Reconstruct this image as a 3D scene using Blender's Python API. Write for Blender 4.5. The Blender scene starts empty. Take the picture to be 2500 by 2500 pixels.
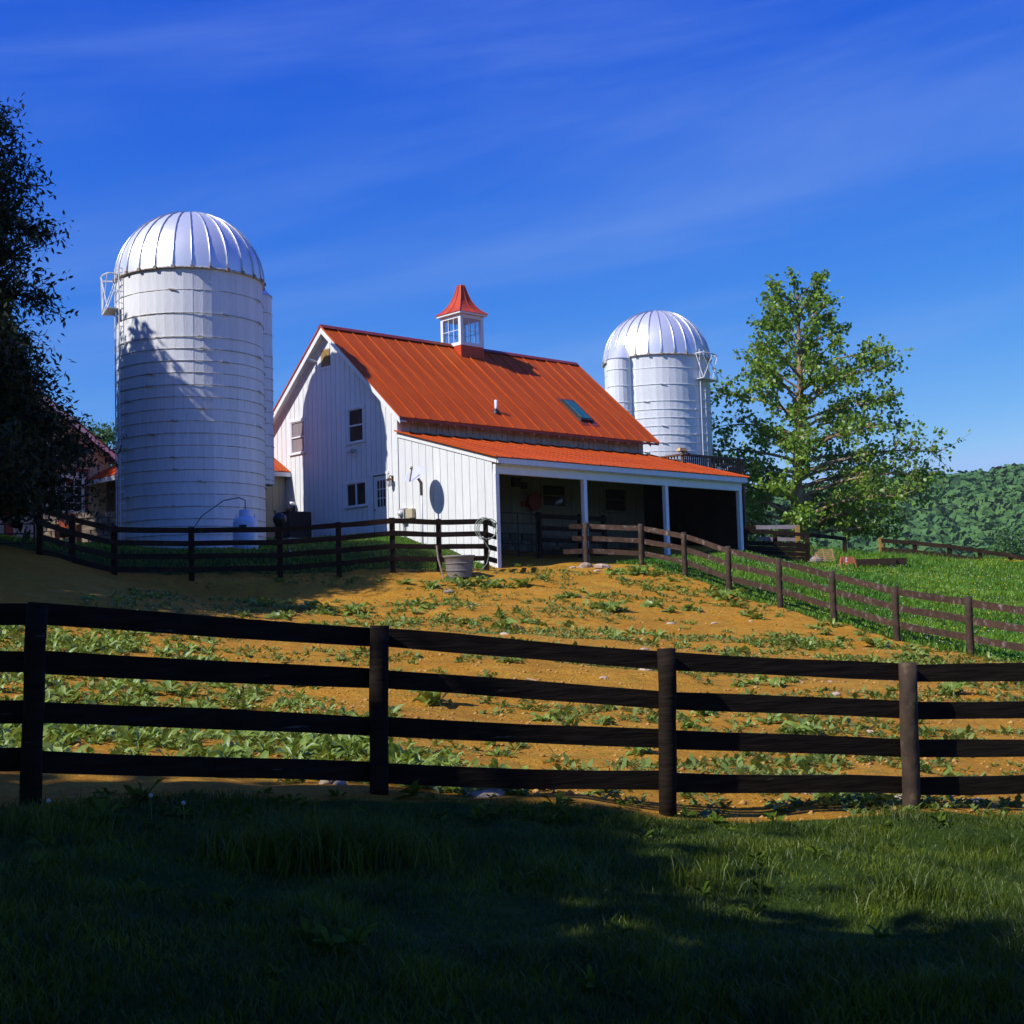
import bpy, math, random
import numpy as np
from mathutils import Matrix, Vector

# ------------------------------------------------------------------ camera
F = 3571.0
PITCH, ROLL, YAW = math.radians(4.78), math.radians(1.66), math.radians(43.02)
fw = np.array([0, math.cos(PITCH), math.sin(PITCH)])
rt = np.array([1.0, 0, 0])
dn = np.cross(fw, rt)
CM = np.array([math.cos(ROLL) * rt + math.sin(ROLL) * dn, -math.sin(ROLL) * rt + math.cos(ROLL) * dn, fw])
scene = bpy.context.scene
COL = scene.collection
cam_d = bpy.data.cameras.new('camera')
cam_d.sensor_width = 36.0
cam_d.lens = F / 2500.0 * 36.0
cam_d.clip_start = 0.1
cam_d.clip_end = 6000
cam = bpy.data.objects.new('camera', cam_d)
COL.objects.link(cam)
m3 = Matrix((CM[0], -CM[1], -CM[2])).transposed()
cam.matrix_world = m3.to_4x4()
scene.camera = cam

# ------------------------------------------------------------------ sky, sun, exposure
SUN_EL = math.radians(43.0)
SUN_TRAVEL = math.radians(32.0)          # horizontal heading of the light, from +X towards +Y
sdir = Vector((math.cos(SUN_TRAVEL) * math.cos(SUN_EL), math.sin(SUN_TRAVEL) * math.cos(SUN_EL), -math.sin(SUN_EL)))
sun_d = bpy.data.lights.new('sun', 'SUN')
sun_d.energy = 5.0
sun_d.angle = math.radians(0.5)
sun_d.color = (1.0, 0.975, 0.93)
sun = bpy.data.objects.new('sun', sun_d)
COL.objects.link(sun)
sun.rotation_euler = sdir.to_track_quat('-Z', 'Y').to_euler()
world = bpy.data.worlds.new('World')
scene.world = world
world.use_nodes = True
wn, wl = world.node_tree.nodes, world.node_tree.links
wn.clear()
w_out = wn.new('ShaderNodeOutputWorld')
w_bg = wn.new('ShaderNodeBackground')
w_bg.inputs['Strength'].default_value = 0.10
sky = wn.new('ShaderNodeTexSky')
sky.sky_type = 'NISHITA'
sky.sun_disc = False
sky.sun_elevation = SUN_EL
sky.sun_rotation = math.atan2(-sdir.x, -sdir.y)
sky.altitude = 300
sky.air_density = 1.0
sky.dust_density = 0.3
sky.ozone_density = 6.0
# film response of a deep polarised sky: one power curve per colour channel
w_sep = wn.new('ShaderNodeSeparateColor')
w_com = wn.new('ShaderNodeCombineColor')
wl.new(sky.outputs[0], w_sep.inputs[0])


def w_math(op, a, b):
    q = wn.new('ShaderNodeMath')
    q.operation = op
    wl.new(a, q.inputs[0])
    q.inputs[1].default_value = b
    return q.outputs[0]


for ch, (ref_in, ref_out, pw_, mx_) in enumerate(((.40, .200, 2.9, .34), (.70, .505, 1.62, .56), (1.0, .90, .42, .97))):
    o_ = w_math('MULTIPLY', w_sep.outputs[ch], .15 / ref_in)
    o_ = w_math('POWER', o_, pw_)
    o_ = w_math('MULTIPLY', o_, ref_out * 10)
    o_ = w_math('MINIMUM', o_, mx_ * 10)
    wl.new(o_, w_com.inputs[ch])
# thin cirrus streaks
w_tc = wn.new('ShaderNodeTexCoord')
w_rot = wn.new('ShaderNodeMapping')
w_rot.inputs['Rotation'].default_value = (0, math.radians(9), 0)
w_map = wn.new('ShaderNodeMapping')
w_map.inputs['Scale'].default_value = (1.0, 1.0, 7.5)
w_map.inputs['Location'].default_value = (5.3, 2.2, 4.45)
w_no = wn.new('ShaderNodeTexNoise')
w_no.inputs['Scale'].default_value = 1.6
w_no.inputs['Detail'].default_value = 7
w_no.inputs['Roughness'].default_value = 0.58
w_no.inputs['Distortion'].default_value = 0.35
w_rmp = wn.new('ShaderNodeMapRange')
w_rmp.interpolation_type = 'SMOOTHSTEP'
w_rmp.inputs['From Min'].default_value = 0.42
w_rmp.inputs['From Max'].default_value = 0.78
w_rmp.inputs['To Max'].default_value = 0.30
w_mix = wn.new('ShaderNodeMix')
w_mix.data_type = 'RGBA'
wl.new(w_tc.outputs['Generated'], w_rot.inputs['Vector'])
wl.new(w_rot.outputs[0], w_map.inputs['Vector'])
wl.new(w_map.outputs[0], w_no.inputs['Vector'])
wl.new(w_no.outputs[0], w_rmp.inputs['Value'])
wl.new(w_rmp.outputs[0], w_mix.inputs[0])
wl.new(w_com.outputs[0], w_mix.inputs[6])
w_mix.inputs[7].default_value = (2.8, 4.4, 8.7, 1)
wl.new(w_mix.outputs[2], w_bg.inputs['Color'])
wl.new(w_bg.outputs[0], w_out.inputs[0])
vs = scene.view_settings
vs.view_transform = 'Standard'
vs.look = 'None'
vs.exposure = 0.0
vs.gamma = 1.0
vs.use_curve_mapping = False
scene.cycles.max_bounces = 5
scene.cycles.diffuse_bounces = 2
scene.cycles.glossy_bounces = 2
scene.cycles.transmission_bounces = 4
scene.cycles.transparent_max_bounces = 6
scene.cycles.use_adaptive_sampling = True
scene.cycles.adaptive_threshold = 0.02

# ------------------------------------------------------------------ helpers
HAZE = 0.8e-4
rng = random.Random(7)
nr = np.random.default_rng(11)
PI = math.pi


def ray(x, y):
    d = CM.T @ np.array([(x - 1250) / F, (y - 1250) / F, 1.0])
    return d / d[1]


def at(x, y, depth):
    """world point seen at photograph pixel x, y at a distance of depth metres in front of the photographer"""
    return ray(x, y) * depth


BC = at(976, 1311, 49.0)
BC[2] = 0.0
DX = np.array([math.cos(YAW), math.sin(YAW), 0])
DY = np.array([-math.sin(YAW), math.cos(YAW), 0])


def W(u, v, z):
    return BC + u * DX + v * DY + np.array([0, 0, z])


def uv_of(p):
    q = np.array(p) - BC
    return float(q @ DX), float(q @ DY)


class MB:
    def __init__(s):
        s.v, s.f = [], []

    def add(s, vs, fs):
        o = len(s.v)
        s.v.extend([tuple(float(c) for c in p) for p in vs])
        s.f.extend([tuple(i + o for i in q) for q in fs])

    def hexa(s, p):  # 8 points: bottom 4 (ccw), top 4
        s.add(p, [(3, 2, 1, 0), (4, 5, 6, 7), (0, 1, 5, 4), (1, 2, 6, 5), (2, 3, 7, 6), (3, 0, 4, 7)])
        return s

    def box(s, x0, x1, y0, y1, z0, z1):
        return s.hexa([(x0, y0, z0), (x1, y0, z0), (x1, y1, z0), (x0, y1, z0), (x0, y0, z1), (x1, y0, z1), (x1, y1, z1), (x0, y1, z1)])

    def beam(s, a, b, w, h, up=(0, 0, 1)):
        a, b, up = Vector(a), Vector(b), Vector(up)
        d = (b - a).normalized()
        sd = d.cross(up).normalized() * (w / 2)
        u2 = sd.cross(d).normalized() * (h / 2)
        return s.hexa([a - sd - u2, a + sd - u2, b + sd - u2, b - sd - u2, a - sd + u2, a + sd + u2, b + sd + u2, b - sd + u2])

    def tube(s, pts, r, n=8, cap=True):
        pts = [Vector(p) for p in pts]
        rr = r if isinstance(r, (list, tuple)) else [r] * len(pts)
        vs, fs = [], []
        ref = None
        for i, p in enumerate(pts):
            d = (pts[min(i + 1, len(pts) - 1)] - pts[max(i - 1, 0)]).normalized()
            if ref is None:
                ref = Vector((0, 0, 1)) if abs(d.z) < 0.9 else Vector((1, 0, 0))
            a = d.cross(ref).normalized()
            b = a.cross(d).normalized()
            ref = b
            for k in range(n):
                t = 2 * PI * k / n
                vs.append(p + (a * math.cos(t) + b * math.sin(t)) * rr[i])
        for i in range(len(pts) - 1):
            for k in range(n):
                k2 = (k + 1) % n
                fs.append((i * n + k, i * n + k2, (i + 1) * n + k2, (i + 1) * n + k))
        if cap:
            fs.append(tuple(range(n - 1, -1, -1)))
            fs.append(tuple((len(pts) - 1) * n + k for k in range(n)))
        s.add(vs, fs)
        return s

    def lathe(s, prof, n=24, c=(0, 0, 0), a0=0.0, a1=2 * PI):
        full = abs(a1 - a0 - 2 * PI) < 1e-6
        m = n if full else n + 1
        vs, fs = [], []
        for r, z in prof:
            for k in range(m):
                t = a0 + (a1 - a0) * k / n
                vs.append((c[0] + r * math.cos(t), c[1] + r * math.sin(t), c[2] + z))
        for i in range(len(prof) - 1):
            for k in range(n):
                k2 = (k + 1) % m
                fs.append((i * m + k, i * m + k2, (i + 1) * m + k2, (i + 1) * m + k))
        s.add(vs, fs)
        return s

    def prism(s, poly, off):
        n = len(poly)
        off = Vector(off)
        a = [Vector(p) for p in poly]
        b = [p + off for p in a]
        s.add(a + b, [tuple(range(n - 1, -1, -1)), tuple(range(n, 2 * n))] + [(i, (i + 1) % n, n + (i + 1) % n, n + i) for i in range(n)])
        return s

    def mesh(s, name, mat, smooth=False):
        me = bpy.data.meshes.new(name)
        me.from_pydata(s.v, [], s.f)
        if smooth:
            me.polygons.foreach_set('use_smooth', [True] * len(me.polygons))
        me.materials.append(mat)
        me.update()
        return me

    def build(s, name, mat, parent=None, smooth=False, loc=(0, 0, 0), org=None):
        if org is not None:
            s.v = [(p[0] - org[0], p[1] - org[1], p[2] - org[2]) for p in s.v]
        return link(name, s.mesh(name, mat, smooth), parent, loc)


def link(name, me, parent=None, loc=(0, 0, 0), rot=(0, 0, 0), scale=(1, 1, 1)):
    o = bpy.data.objects.new(name, me)
    COL.objects.link(o)
    o.location = loc
    o.rotation_euler = rot
    o.scale = scale
    if parent is not None:
        o.parent = parent
    return o


def thing(name, label, cat, loc=(0, 0, 0), rz=0.0, group=None):
    o = link(name, None, None, loc, (0, 0, rz))
    return tag(o, label, cat, group)


def tag(o, label, cat, group=None, kind=None):
    o['label'] = label
    o['category'] = cat
    if group:
        o['group'] = group
    if kind:
        o['kind'] = kind
    return o


def struct(o, label=None):
    o['kind'] = 'structure'
    if label:
        o['label'] = label
    return o


def np_mesh(name, V, Fq, mat, smooth=False):
    """fast mesh from numpy; Fq an (n,k) array of equal-size faces or list of such arrays"""
    if not isinstance(Fq, list):
        Fq = [Fq]
    me = bpy.data.meshes.new(name)
    V = np.ascontiguousarray(V, dtype=np.float32)
    loops = np.concatenate([f.ravel() for f in Fq]).astype(np.int32)
    sizes = np.concatenate([np.full(len(f), f.shape[1], dtype=np.int32) for f in Fq])
    starts = np.concatenate([[0], np.cumsum(sizes)[:-1]]).astype(np.int32)
    me.vertices.add(len(V))
    me.vertices.foreach_set('co', V.ravel())
    me.loops.add(len(loops))
    me.loops.foreach_set('vertex_index', loops)
    me.polygons.add(len(sizes))
    me.polygons.foreach_set('loop_start', starts)
    me.polygons.foreach_set('loop_total', sizes)
    if smooth:
        me.polygons.foreach_set('use_smooth', np.ones(len(sizes), dtype=bool))
    me.materials.append(mat)
    me.update(calc_edges=True)
    return me


def vnoise(x, y, seed=0):
    xi, yi = np.floor(x).astype(np.int64), np.floor(y).astype(np.int64)
    fx, fy = x - xi, y - yi
    fx, fy = fx * fx * (3 - 2 * fx), fy * fy * (3 - 2 * fy)

    def h(a, b):
        n = (a * 374761393 + b * 668265263 + seed * 974711) & 0x7fffffff
        n = ((n ^ (n >> 13)) * 1274126177) & 0x7fffffff
        return ((n ^ (n >> 16)) & 0xffff) / 65535.0
    return (h(xi, yi) * (1 - fx) + h(xi + 1, yi) * fx) * (1 - fy) + (h(xi, yi + 1) * (1 - fx) + h(xi + 1, yi + 1) * fx) * fy


# ------------------------------------------------------------------ materials
def mk(name, c1, c2=None, scale=4.0, rough=0.7, bump=0.0, metal=0.0, stretch=(1, 1, 1), detail=5, spec=0.5,
       lo=0.35, hi=0.65, spots=None, spot_scale=1.5, spot_lo=0.6, spot_hi=0.7, rand=0.0, bscale=None, transl=0.0, coat=0.0):
    m = bpy.data.materials.new(name)
    m.use_nodes = True
    n, l = m.node_tree.nodes, m.node_tree.links
    b = n['Principled BSDF']
    b.inputs['Roughness'].default_value = rough
    b.inputs['Metallic'].default_value = metal
    b.inputs['Specular IOR Level'].default_value = spec
    if coat:
        b.inputs['Coat Weight'].default_value = coat
    tc = n.new('ShaderNodeTexCoord')
    mp = n.new('ShaderNodeMapping')
    mp.inputs['Scale'].default_value = stretch
    l.new(tc.outputs['Object'], mp.inputs['Vector'])
    no = n.new('ShaderNodeTexNoise')
    no.inputs['Scale'].default_value = scale
    no.inputs['Detail'].default_value = detail
    no.inputs['Roughness'].default_value = 0.6
    l.new(mp.outputs[0], no.inputs['Vector'])
    mr = n.new('ShaderNodeMapRange')
    mr.inputs['From Min'].default_value = lo
    mr.inputs['From Max'].default_value = hi
    l.new(no.outputs[0], mr.inputs['Value'])
    mx = n.new('ShaderNodeMix')
    mx.data_type = 'RGBA'
    mx.inputs[6].default_value = (*c1, 1)
    mx.inputs[7].default_value = (*(c2 or c1), 1)
    l.new(mr.outputs[0], mx.inputs[0])
    col = mx.outputs[2]
    if spots:
        n2 = n.new('ShaderNodeTexNoise')
        n2.inputs['Scale'].default_value = spot_scale
        n2.inputs['Detail'].default_value = 6
        n2.inputs['Roughness'].default_value = 0.65
        l.new(mp.outputs[0], n2.inputs['Vector'])
        r2 = n.new('ShaderNodeMapRange')
        r2.inputs['From Min'].default_value = spot_lo
        r2.inputs['From Max'].default_value = spot_hi
        l.new(n2.outputs[0], r2.inputs['Value'])
        m2 = n.new('ShaderNodeMix')
        m2.data_type = 'RGBA'
        m2.inputs[7].default_value = (*spots, 1)
        l.new(r2.outputs[0], m2.inputs[0])
        l.new(col, m2.inputs[6])
        col = m2.outputs[2]
    if rand:
        oi = n.new('ShaderNodeObjectInfo')
        rr = n.new('ShaderNodeMapRange')
        rr.inputs['To Min'].default_value = 1 - rand
        rr.inputs['To Max'].default_value = 1 + rand
        l.new(oi.outputs['Random'], rr.inputs['Value'])
        hv = n.new('ShaderNodeHueSaturation')
        l.new(rr.outputs[0], hv.inputs['Value'])
        l.new(col, hv.inputs['Color'])
        col = hv.outputs[0]
    l.new(col, b.inputs['Base Color'])
    if bump:
        bp = n.new('ShaderNodeBump')
        bp.inputs['Strength'].default_value = bump
        bp.inputs['Distance'].default_value = 0.02
        if bscale:
            n3 = n.new('ShaderNodeTexNoise')
            n3.inputs['Scale'].default_value = bscale
            n3.inputs['Detail'].default_value = 6
            l.new(mp.outputs[0], n3.inputs['Vector'])
            l.new(n3.outputs[0], bp.inputs['Height'])
        else:
            l.new(no.outputs[0], bp.inputs['Height'])
        l.new(bp.outputs[0], b.inputs['Normal'])
    if transl:
        tr = n.new('ShaderNodeBsdfTranslucent')
        hv = n.new('ShaderNodeHueSaturation')
        hv.inputs['Hue'].default_value = 0.47
        hv.inputs['Value'].default_value = 1.6
        l.new(col, hv.inputs['Color'])
        l.new(hv.outputs[0], tr.inputs['Color'])
        ms = n.new('ShaderNodeMixShader')
        ms.inputs[0].default_value = transl
        l.new(b.outputs[0], ms.inputs[1])
        l.new(tr.outputs[0], ms.inputs[2])
        l.new(ms.outputs[0], n['Material Output'].inputs['Surface'])
    return m


M = {}
M['white_wood'] = mk('white_painted_wood', (.80, .80, .79), (.72, .72, .70), 3, .6, .15, stretch=(6, 6, .6), spots=(.50, .48, .44), spot_scale=1.1, spot_lo=.66, spot_hi=.8, rand=.03)
M['white_trim'] = mk('white_trim', (.82, .82, .81), (.75, .75, .73), 5, .5, .05, spots=(.45, .42, .38), spot_scale=3, spot_lo=.68, spot_hi=.8)
M['weathered_white'] = mk('weathered_white_boards', (.62, .55, .53), (.48, .42, .40), 5, .8, .3, stretch=(6, 6, .7), spots=(.22, .18, .16), spot_scale=5, spot_lo=.56, spot_hi=.7, rand=.10)
M['shaded_white'] = mk('shaded_white_boards', (.27, .25, .22), (.20, .18, .16), 3, .8, .15, stretch=(6, 6, .6), spots=(.20, .17, .14), spot_scale=1.3, spot_lo=.58, spot_hi=.75, rand=.08)  # darker copy of the white boards; the lean-to shade is put into the colour
M['gap'] = mk('dark_gap', (.20, .19, .18), (.14, .13, .12), 6, .9)
M['roof_red'] = mk('red_metal_roof', (.52, .084, .010), (.41, .058, .008), 1.5, .6, .08, spec=.10, stretch=(5, .45, .45), spots=(.56, .125, .03), spot_scale=1.1, spot_lo=.52, spot_hi=.75, rand=.09)
M['roof_trim'] = mk('dark_red_trim', (.24, .035, .014), (.20, .03, .012), 3, .45)
M['cup_red'] = mk('cupola_red_metal', (.56, .075, .025), (.48, .06, .02), 3, .45, .05, spec=.25)
M['stave'] = mk('white_concrete_stave', (.81, .81, .81), (.72, .72, .72), 2.5, .75, .35, stretch=(2.5, 2.5, .35), spots=(.52, .48, .42), spot_scale=2.2, spot_lo=.60, spot_hi=.78, rand=.06, bscale=14)
M['hoop'] = mk('rusty_white_hoop', (.62, .58, .52), (.32, .22, .14), 9, .6, .1, lo=.42, hi=.62)
M['hoop_white'] = mk('white_steel_hoop', (.78, .78, .78), (.62, .60, .58), 9, .5, .05, lo=.5, hi=.75)
M['dome'] = mk('galvanised_dome', (.86, .86, .86), (.80, .80, .81), 2.0, .42, .03, metal=.55, rand=.03)
M['rib'] = mk('galvanised_rib', (.70, .70, .72), (.5, .48, .45), 8, .35, 0, metal=.8)
M['white_steel'] = mk('white_steel', (.80, .80, .80), (.70, .68, .66), 9, .5, spots=(.35, .25, .18), spot_scale=6, spot_lo=.66, spot_hi=.75)
M['rust'] = mk('rust_steel', (.25, .16, .11), (.38, .30, .24), 10, .7)
M['glass_dark'] = mk('dark_window_glass', (.035, .026, .022), (.05, .035, .03), 2, .06, spec=.5)
M['glass_sky'] = mk('cupola_glass', (.05, .16, .50), (.06, .20, .58), 2, .05, spec=.5)
M['glass_veil'] = mk('window_with_curtain', (.30, .26, .27), (.25, .20, .20), 3, .1, stretch=(8, 8, .4))
M['glass_green'] = mk('skylight_glass', (.02, .09, .08), (.03, .14, .12), 2, .04, spec=.6)
M['louvre'] = mk('tan_louvre', (.62, .40, .14), (.55, .34, .12), 6, .6)
M['tan'] = mk('tan_boards', (.50, .42, .28), (.44, .36, .24), 4, .7, .1, stretch=(6, 6, .6), rand=.04)
M['dull_cream'] = mk('dull_cream_boards', (.50, .47, .40), (.43, .40, .34), 4, .7, .1, stretch=(6, 6, .6), rand=.05)
M['red_trim'] = mk('barn_red_trim', (.30, .035, .018), (.24, .03, .015), 5, .6)
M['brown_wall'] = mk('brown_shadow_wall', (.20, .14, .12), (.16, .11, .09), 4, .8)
M['dark_wood'] = mk('creosoted_fence_wood', (.012, .008, .006), (.024, .017, .012), 6, .8, .6, stretch=(.5, .5, 4), spots=(.14, .12, .11), spot_scale=5, spot_lo=.66, spot_hi=.76, spec=.08, rand=.15)
M['brown_wood'] = mk('brown_fence_wood', (.080, .044, .028), (.045, .027, .019), 6, .8, .5, spots=(.24, .20, .18), spot_scale=5, spot_lo=.56, spot_hi=.72, spec=.25, rand=.15)
M['brown_post'] = mk('dark_round_post', (.040, .026, .018), (.075, .048, .030), 7, .8, .5, spots=(.16, .11, .06), spot_scale=5, spot_lo=.58, spot_hi=.72, spec=.25)
M['mid_wood'] = mk('dark_brown_fence_wood', (.036, .021, .012), (.022, .014, .009), 6, .8, .4, spots=(.11, .075, .05), spot_scale=5, spot_lo=.6, spot_hi=.75, spec=.1, rand=.15)
M['grey_board'] = mk('grey_board', (.42, .36, .34), (.32, .26, .24), 6, .8, .3)
M['yellow_post'] = mk('yellow_post', (.42, .22, .04), (.34, .18, .04), 6, .8, .3)
M['deck_wood'] = mk('deck_wood', (.17, .085, .045), (.11, .055, .032), 8, .75, .3, rand=.12)
M['black_pipe'] = mk('black_pipe', (.015, .015, .014), (.03, .028, .025), 8, .5)
M['black_metal'] = mk('black_enamel', (.012, .012, .012), (.02, .018, .016), 6, .45)
M['dish'] = mk('pale_grey_dish', (.60, .61, .64), (.54, .55, .58), 4, .4)
M['tank_white'] = mk('painted_tank', (.62, .68, .80), (.56, .62, .74), 3, .4)
M['orange'] = mk('orange_paint', (.62, .12, .02), (.52, .10, .02), 6, .6)
M['orange_fade'] = mk('faded_orange_board', (.55, .14, .06), (.45, .11, .05), 6, .7)
M['stone'] = mk('field_stone', (.40, .30, .20), (.28, .21, .15), 5, .9, .5, rand=.2)
M['stone_dark'] = mk('foundation_stone', (.20, .17, .14), (.13, .11, .09), 5, .9, .6, rand=.25)
M['pink_stone'] = mk('pale_rock', (.58, .44, .33), (.42, .30, .20), 7, .9, .5, rand=.15)
M['tub'] = mk('grey_tub', (.24, .21, .20), (.18, .16, .15), 5, .7, .1)
M['hose'] = mk('green_hose', (.16, .20, .14), (.22, .26, .2), 5, .5)
M['trough'] = mk('dark_trough', (.070, .030, .020), (.045, .022, .016), 6, .7)
M['pallet'] = mk('new_pallet_wood', (.58, .34, .14), (.48, .27, .10), 7, .8, .2)
M['straw'] = mk('straw', (.55, .36, .10), (.42, .26, .07), 8, .9)
M['grey_box'] = mk('grey_utility_box', (.42, .42, .42), (.36, .36, .36), 4, .5)
M['brass'] = mk('dark_bronze', (.18, .09, .03), (.12, .06, .02), 7, .45, metal=.5)
M['lamp_glass'] = mk('frosted_lamp_glass', (.70, .68, .66), None, 4, .2)
M['ac'] = mk('dark_ac_metal', (.050, .040, .034), (.035, .030, .026), 4, .6)
M['bark_pale'] = mk('sycamore_bark', (.44, .32, .20), (.17, .10, .055), 3, .9, .6, stretch=(1, 1, .5), lo=.4, hi=.6)
M['bark_dark'] = mk('dark_bark', (.050, .036, .026), (.030, .022, .016), 6, .9, .6, stretch=(1, 1, .3))
M['leaf_syc'] = mk('sycamore_leaf', (.095, .205, .014), (.23, .365, .040), .9, .42, 0, spec=.5, transl=.28, lo=.3, hi=.7)
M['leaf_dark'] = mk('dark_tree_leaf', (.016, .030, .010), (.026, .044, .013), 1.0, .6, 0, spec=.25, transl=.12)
M['leaf_hill'] = mk('hill_tree_leaf', (.045, .12, .025), (.07, .16, .03), .5, .6, 0, transl=.2)
M['forest'] = mk('forest_canopy', (.030, .115, .020), (.075, .170, .024), .035, .8, .8, lo=.35, hi=.65, spots=(.13, .105, .07), spot_scale=.022, spot_lo=.66, spot_hi=.74, bscale=.35)
M['forest_near'] = mk('near_forest_canopy', (.035, .125, .014), (.085, .19, .018), .06, .8, .8, lo=.35, hi=.65, bscale=.6)
M['weed'] = mk('dock_leaf', (.10, .185, .018), (.28, .37, .060), 9, .45, .1, spec=.5, transl=.22, lo=.3, hi=.7)
M['shade_weed'] = mk('dull_shade_weed_leaf', (.055, .10, .008), (.11, .16, .018), 9, .7, .1, spec=.08, transl=.2)  # dock leaf darkened so its colour carries the shade of the lawn
M['groundcover'] = mk('small_weed_leaf', (.10, .17, .02), (.22, .27, .05), 4, .6, 0, transl=.2)
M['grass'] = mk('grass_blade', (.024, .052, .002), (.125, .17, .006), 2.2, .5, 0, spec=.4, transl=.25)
M['meadow'] = mk('meadow_grass', (.060, .20, .005), (.19, .33, .014), .35, .6, 0, transl=.25, lo=.35, hi=.7)
M['clover'] = mk('clover_flower', (.75, .75, .70), None, 3, .8)
M['yellow_flower'] = mk('yellow_flower', (.75, .50, .02), None, 3, .7)
M['seed_head'] = mk('dandelion_seed', (.40, .38, .35), None, 3, .9)
M['stick'] = mk('dry_stick', (.36, .24, .13), (.28, .18, .10), 9, .9)
M['white_paint'] = mk('white_paint', (.8, .8, .78), None, 4, .6)

# ground: dirt and grass divided by the vertex attribute 'dirt'
gm = bpy.data.materials.new('dirt_and_grass_ground')
gm.use_nodes = True
n, l = gm.node_tree.nodes, gm.node_tree.links
gb = n['Principled BSDF']
gb.inputs['Roughness'].default_value = .95
gb.inputs['Specular IOR Level'].default_value = .15
tc = n.new('ShaderNodeTexCoord')


def gnoise(scale, detail, rough=.6):
    q = n.new('ShaderNodeTexNoise')
    q.inputs['Scale'].default_value = scale
    q.inputs['Detail'].default_value = detail
    q.inputs['Roughness'].default_value = rough
    l.new(tc.outputs['Object'], q.inputs['Vector'])
    return q.outputs[0]


def gmap(x, a, b, c=0., d=1.):
    q = n.new('ShaderNodeMapRange')
    for k, val in zip(('From Min', 'From Max', 'To Min', 'To Max'), (a, b, c, d)):
        q.inputs[k].default_value = val
    l.new(x, q.inputs['Value'])
    return q.outputs[0]


def gmix(f, a, b):
    q = n.new('ShaderNodeMix')
    q.data_type = 'RGBA'
    if isinstance(f, float):
        q.inputs[0].default_value = f
    else:
        l.new(f, q.inputs[0])
    for i, c in ((6, a), (7, b)):
        if isinstance(c, tuple):
            q.inputs[i].default_value = (*c, 1)
        else:
            l.new(c, q.inputs[i])
    return q.outputs[2]


big, mid, fine = gnoise(.45, 6), gnoise(2.6, 8, .7), gnoise(22, 6, .7)
dirt = gmix(gmap(big, .35, .65), (.53, .245, .017), (.60, .315, .034))
dirt = gmix(gmap(mid, .48, .66, 0, .75), dirt, (.42, .150, .007))
dirt = gmix(gmap(fine, .46, .66, 0, .85), dirt, (.31, .115, .006))
dirt = gmix(gmap(gnoise(7, 6, .7), .52, .64, 0, .6), dirt, (.32, .120, .006))
dirt = gmix(gmap(gnoise(.9, 5, .55), .52, .68, 0, .5), dirt, (.30, .115, .008))
dirt = gmix(gmap(gnoise(1.3, 5, .55), .56, .72, 0, .45), dirt, (.66, .36, .06))
dirt = gmix(gmap(gnoise(40, 3), .62, .70, 0, .8), dirt, (.62, .40, .18))
dirt = gmix(gmap(gnoise(3.2, 9, .75), .50, .66, 0, .62), dirt, (.20, .18, .025))
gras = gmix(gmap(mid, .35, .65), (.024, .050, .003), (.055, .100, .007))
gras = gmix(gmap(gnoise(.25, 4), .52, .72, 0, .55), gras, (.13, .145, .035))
atr = n.new('ShaderNodeAttribute')
atr.attribute_name = 'dirt'
ad = n.new('ShaderNodeMath')
ad.operation = 'ADD'
l.new(atr.outputs['Fac'], ad.inputs[0])
l.new(gmap(mid, 0, 1, -.35, .35), ad.inputs[1])
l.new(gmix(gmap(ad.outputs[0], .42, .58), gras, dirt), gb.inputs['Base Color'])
bp = n.new('ShaderNodeBump')
bp.inputs['Strength'].default_value = .9
bp.inputs['Distance'].default_value = .09
bh = n.new('ShaderNodeMath')
bh.operation = 'ADD'
l.new(mid, bh.inputs[0])
l.new(gmap(fine, 0, 1, 0, .5), bh.inputs[1])
l.new(bh.outputs[0], bp.inputs['Height'])
l.new(bp.outputs[0], gb.inputs['Normal'])

# ------------------------------------------------------------------ terrain
FA = [(70, 1962, 9.8), (925, 1953, 11.2), (1628, 1985, 11.9), (2225, 1998, 12.6)]
PP = [(1432, 1377, 46.5), (1567, 1383, 46.0), (1673, 1405, 44.5), (1781, 1446, 42.5), (1905.6, 1480, 40.4), (2037, 1521, 37.8), (2191, 1567, 35.2), (2371, 1604, 32.6)]
EE = [(97, 1350, 38.0), (176, 1378, 39.0), (279, 1402, 40.0), (467, 1416, 41.0), (683, 1414, 41.5), (826, 1404, 42.0), (957, 1394, 42.5), (1070, 1400, 43.0), (1185, 1394, 43.5)]
ctrl = [at(*p) for p in FA + PP + EE]
ctrl += [at(*p) for p in ((2000, 1352, 60), (2250, 1372, 62), (2480, 1378, 60), (2300, 1420, 50), (2450, 1480, 42), (2100, 1420, 46), (1850, 1375, 54), (100, 1330, 55), (100, 1700, 18), (480, 1343, 46), (467, 1346, 44.4), (600, 1346, 44.4), (350, 1344, 45), (720, 1338, 45), (467, 1356, 42.6), (620, 1356, 42.9), (760, 1350, 43.6), (279, 1352, 41.8), (860, 1345, 44.2), (930, 1340, 45))]
ctrl += [W(*q) for q in ((0, -4.7, 2.15), (4, -4.8, 2.35), (8, -4.8, 2.55), (12.2, -4.8, 2.8), (12.2, 0, 3.1), (6, 0, 3.0), (0, 0, 3.35), (0, 3, 3.5), (0, 7, 3.7), (-6, 9, 3.7), (6, 4, 3.5), (12, 8, 3.6), (19, 5, 3.2))]
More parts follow.
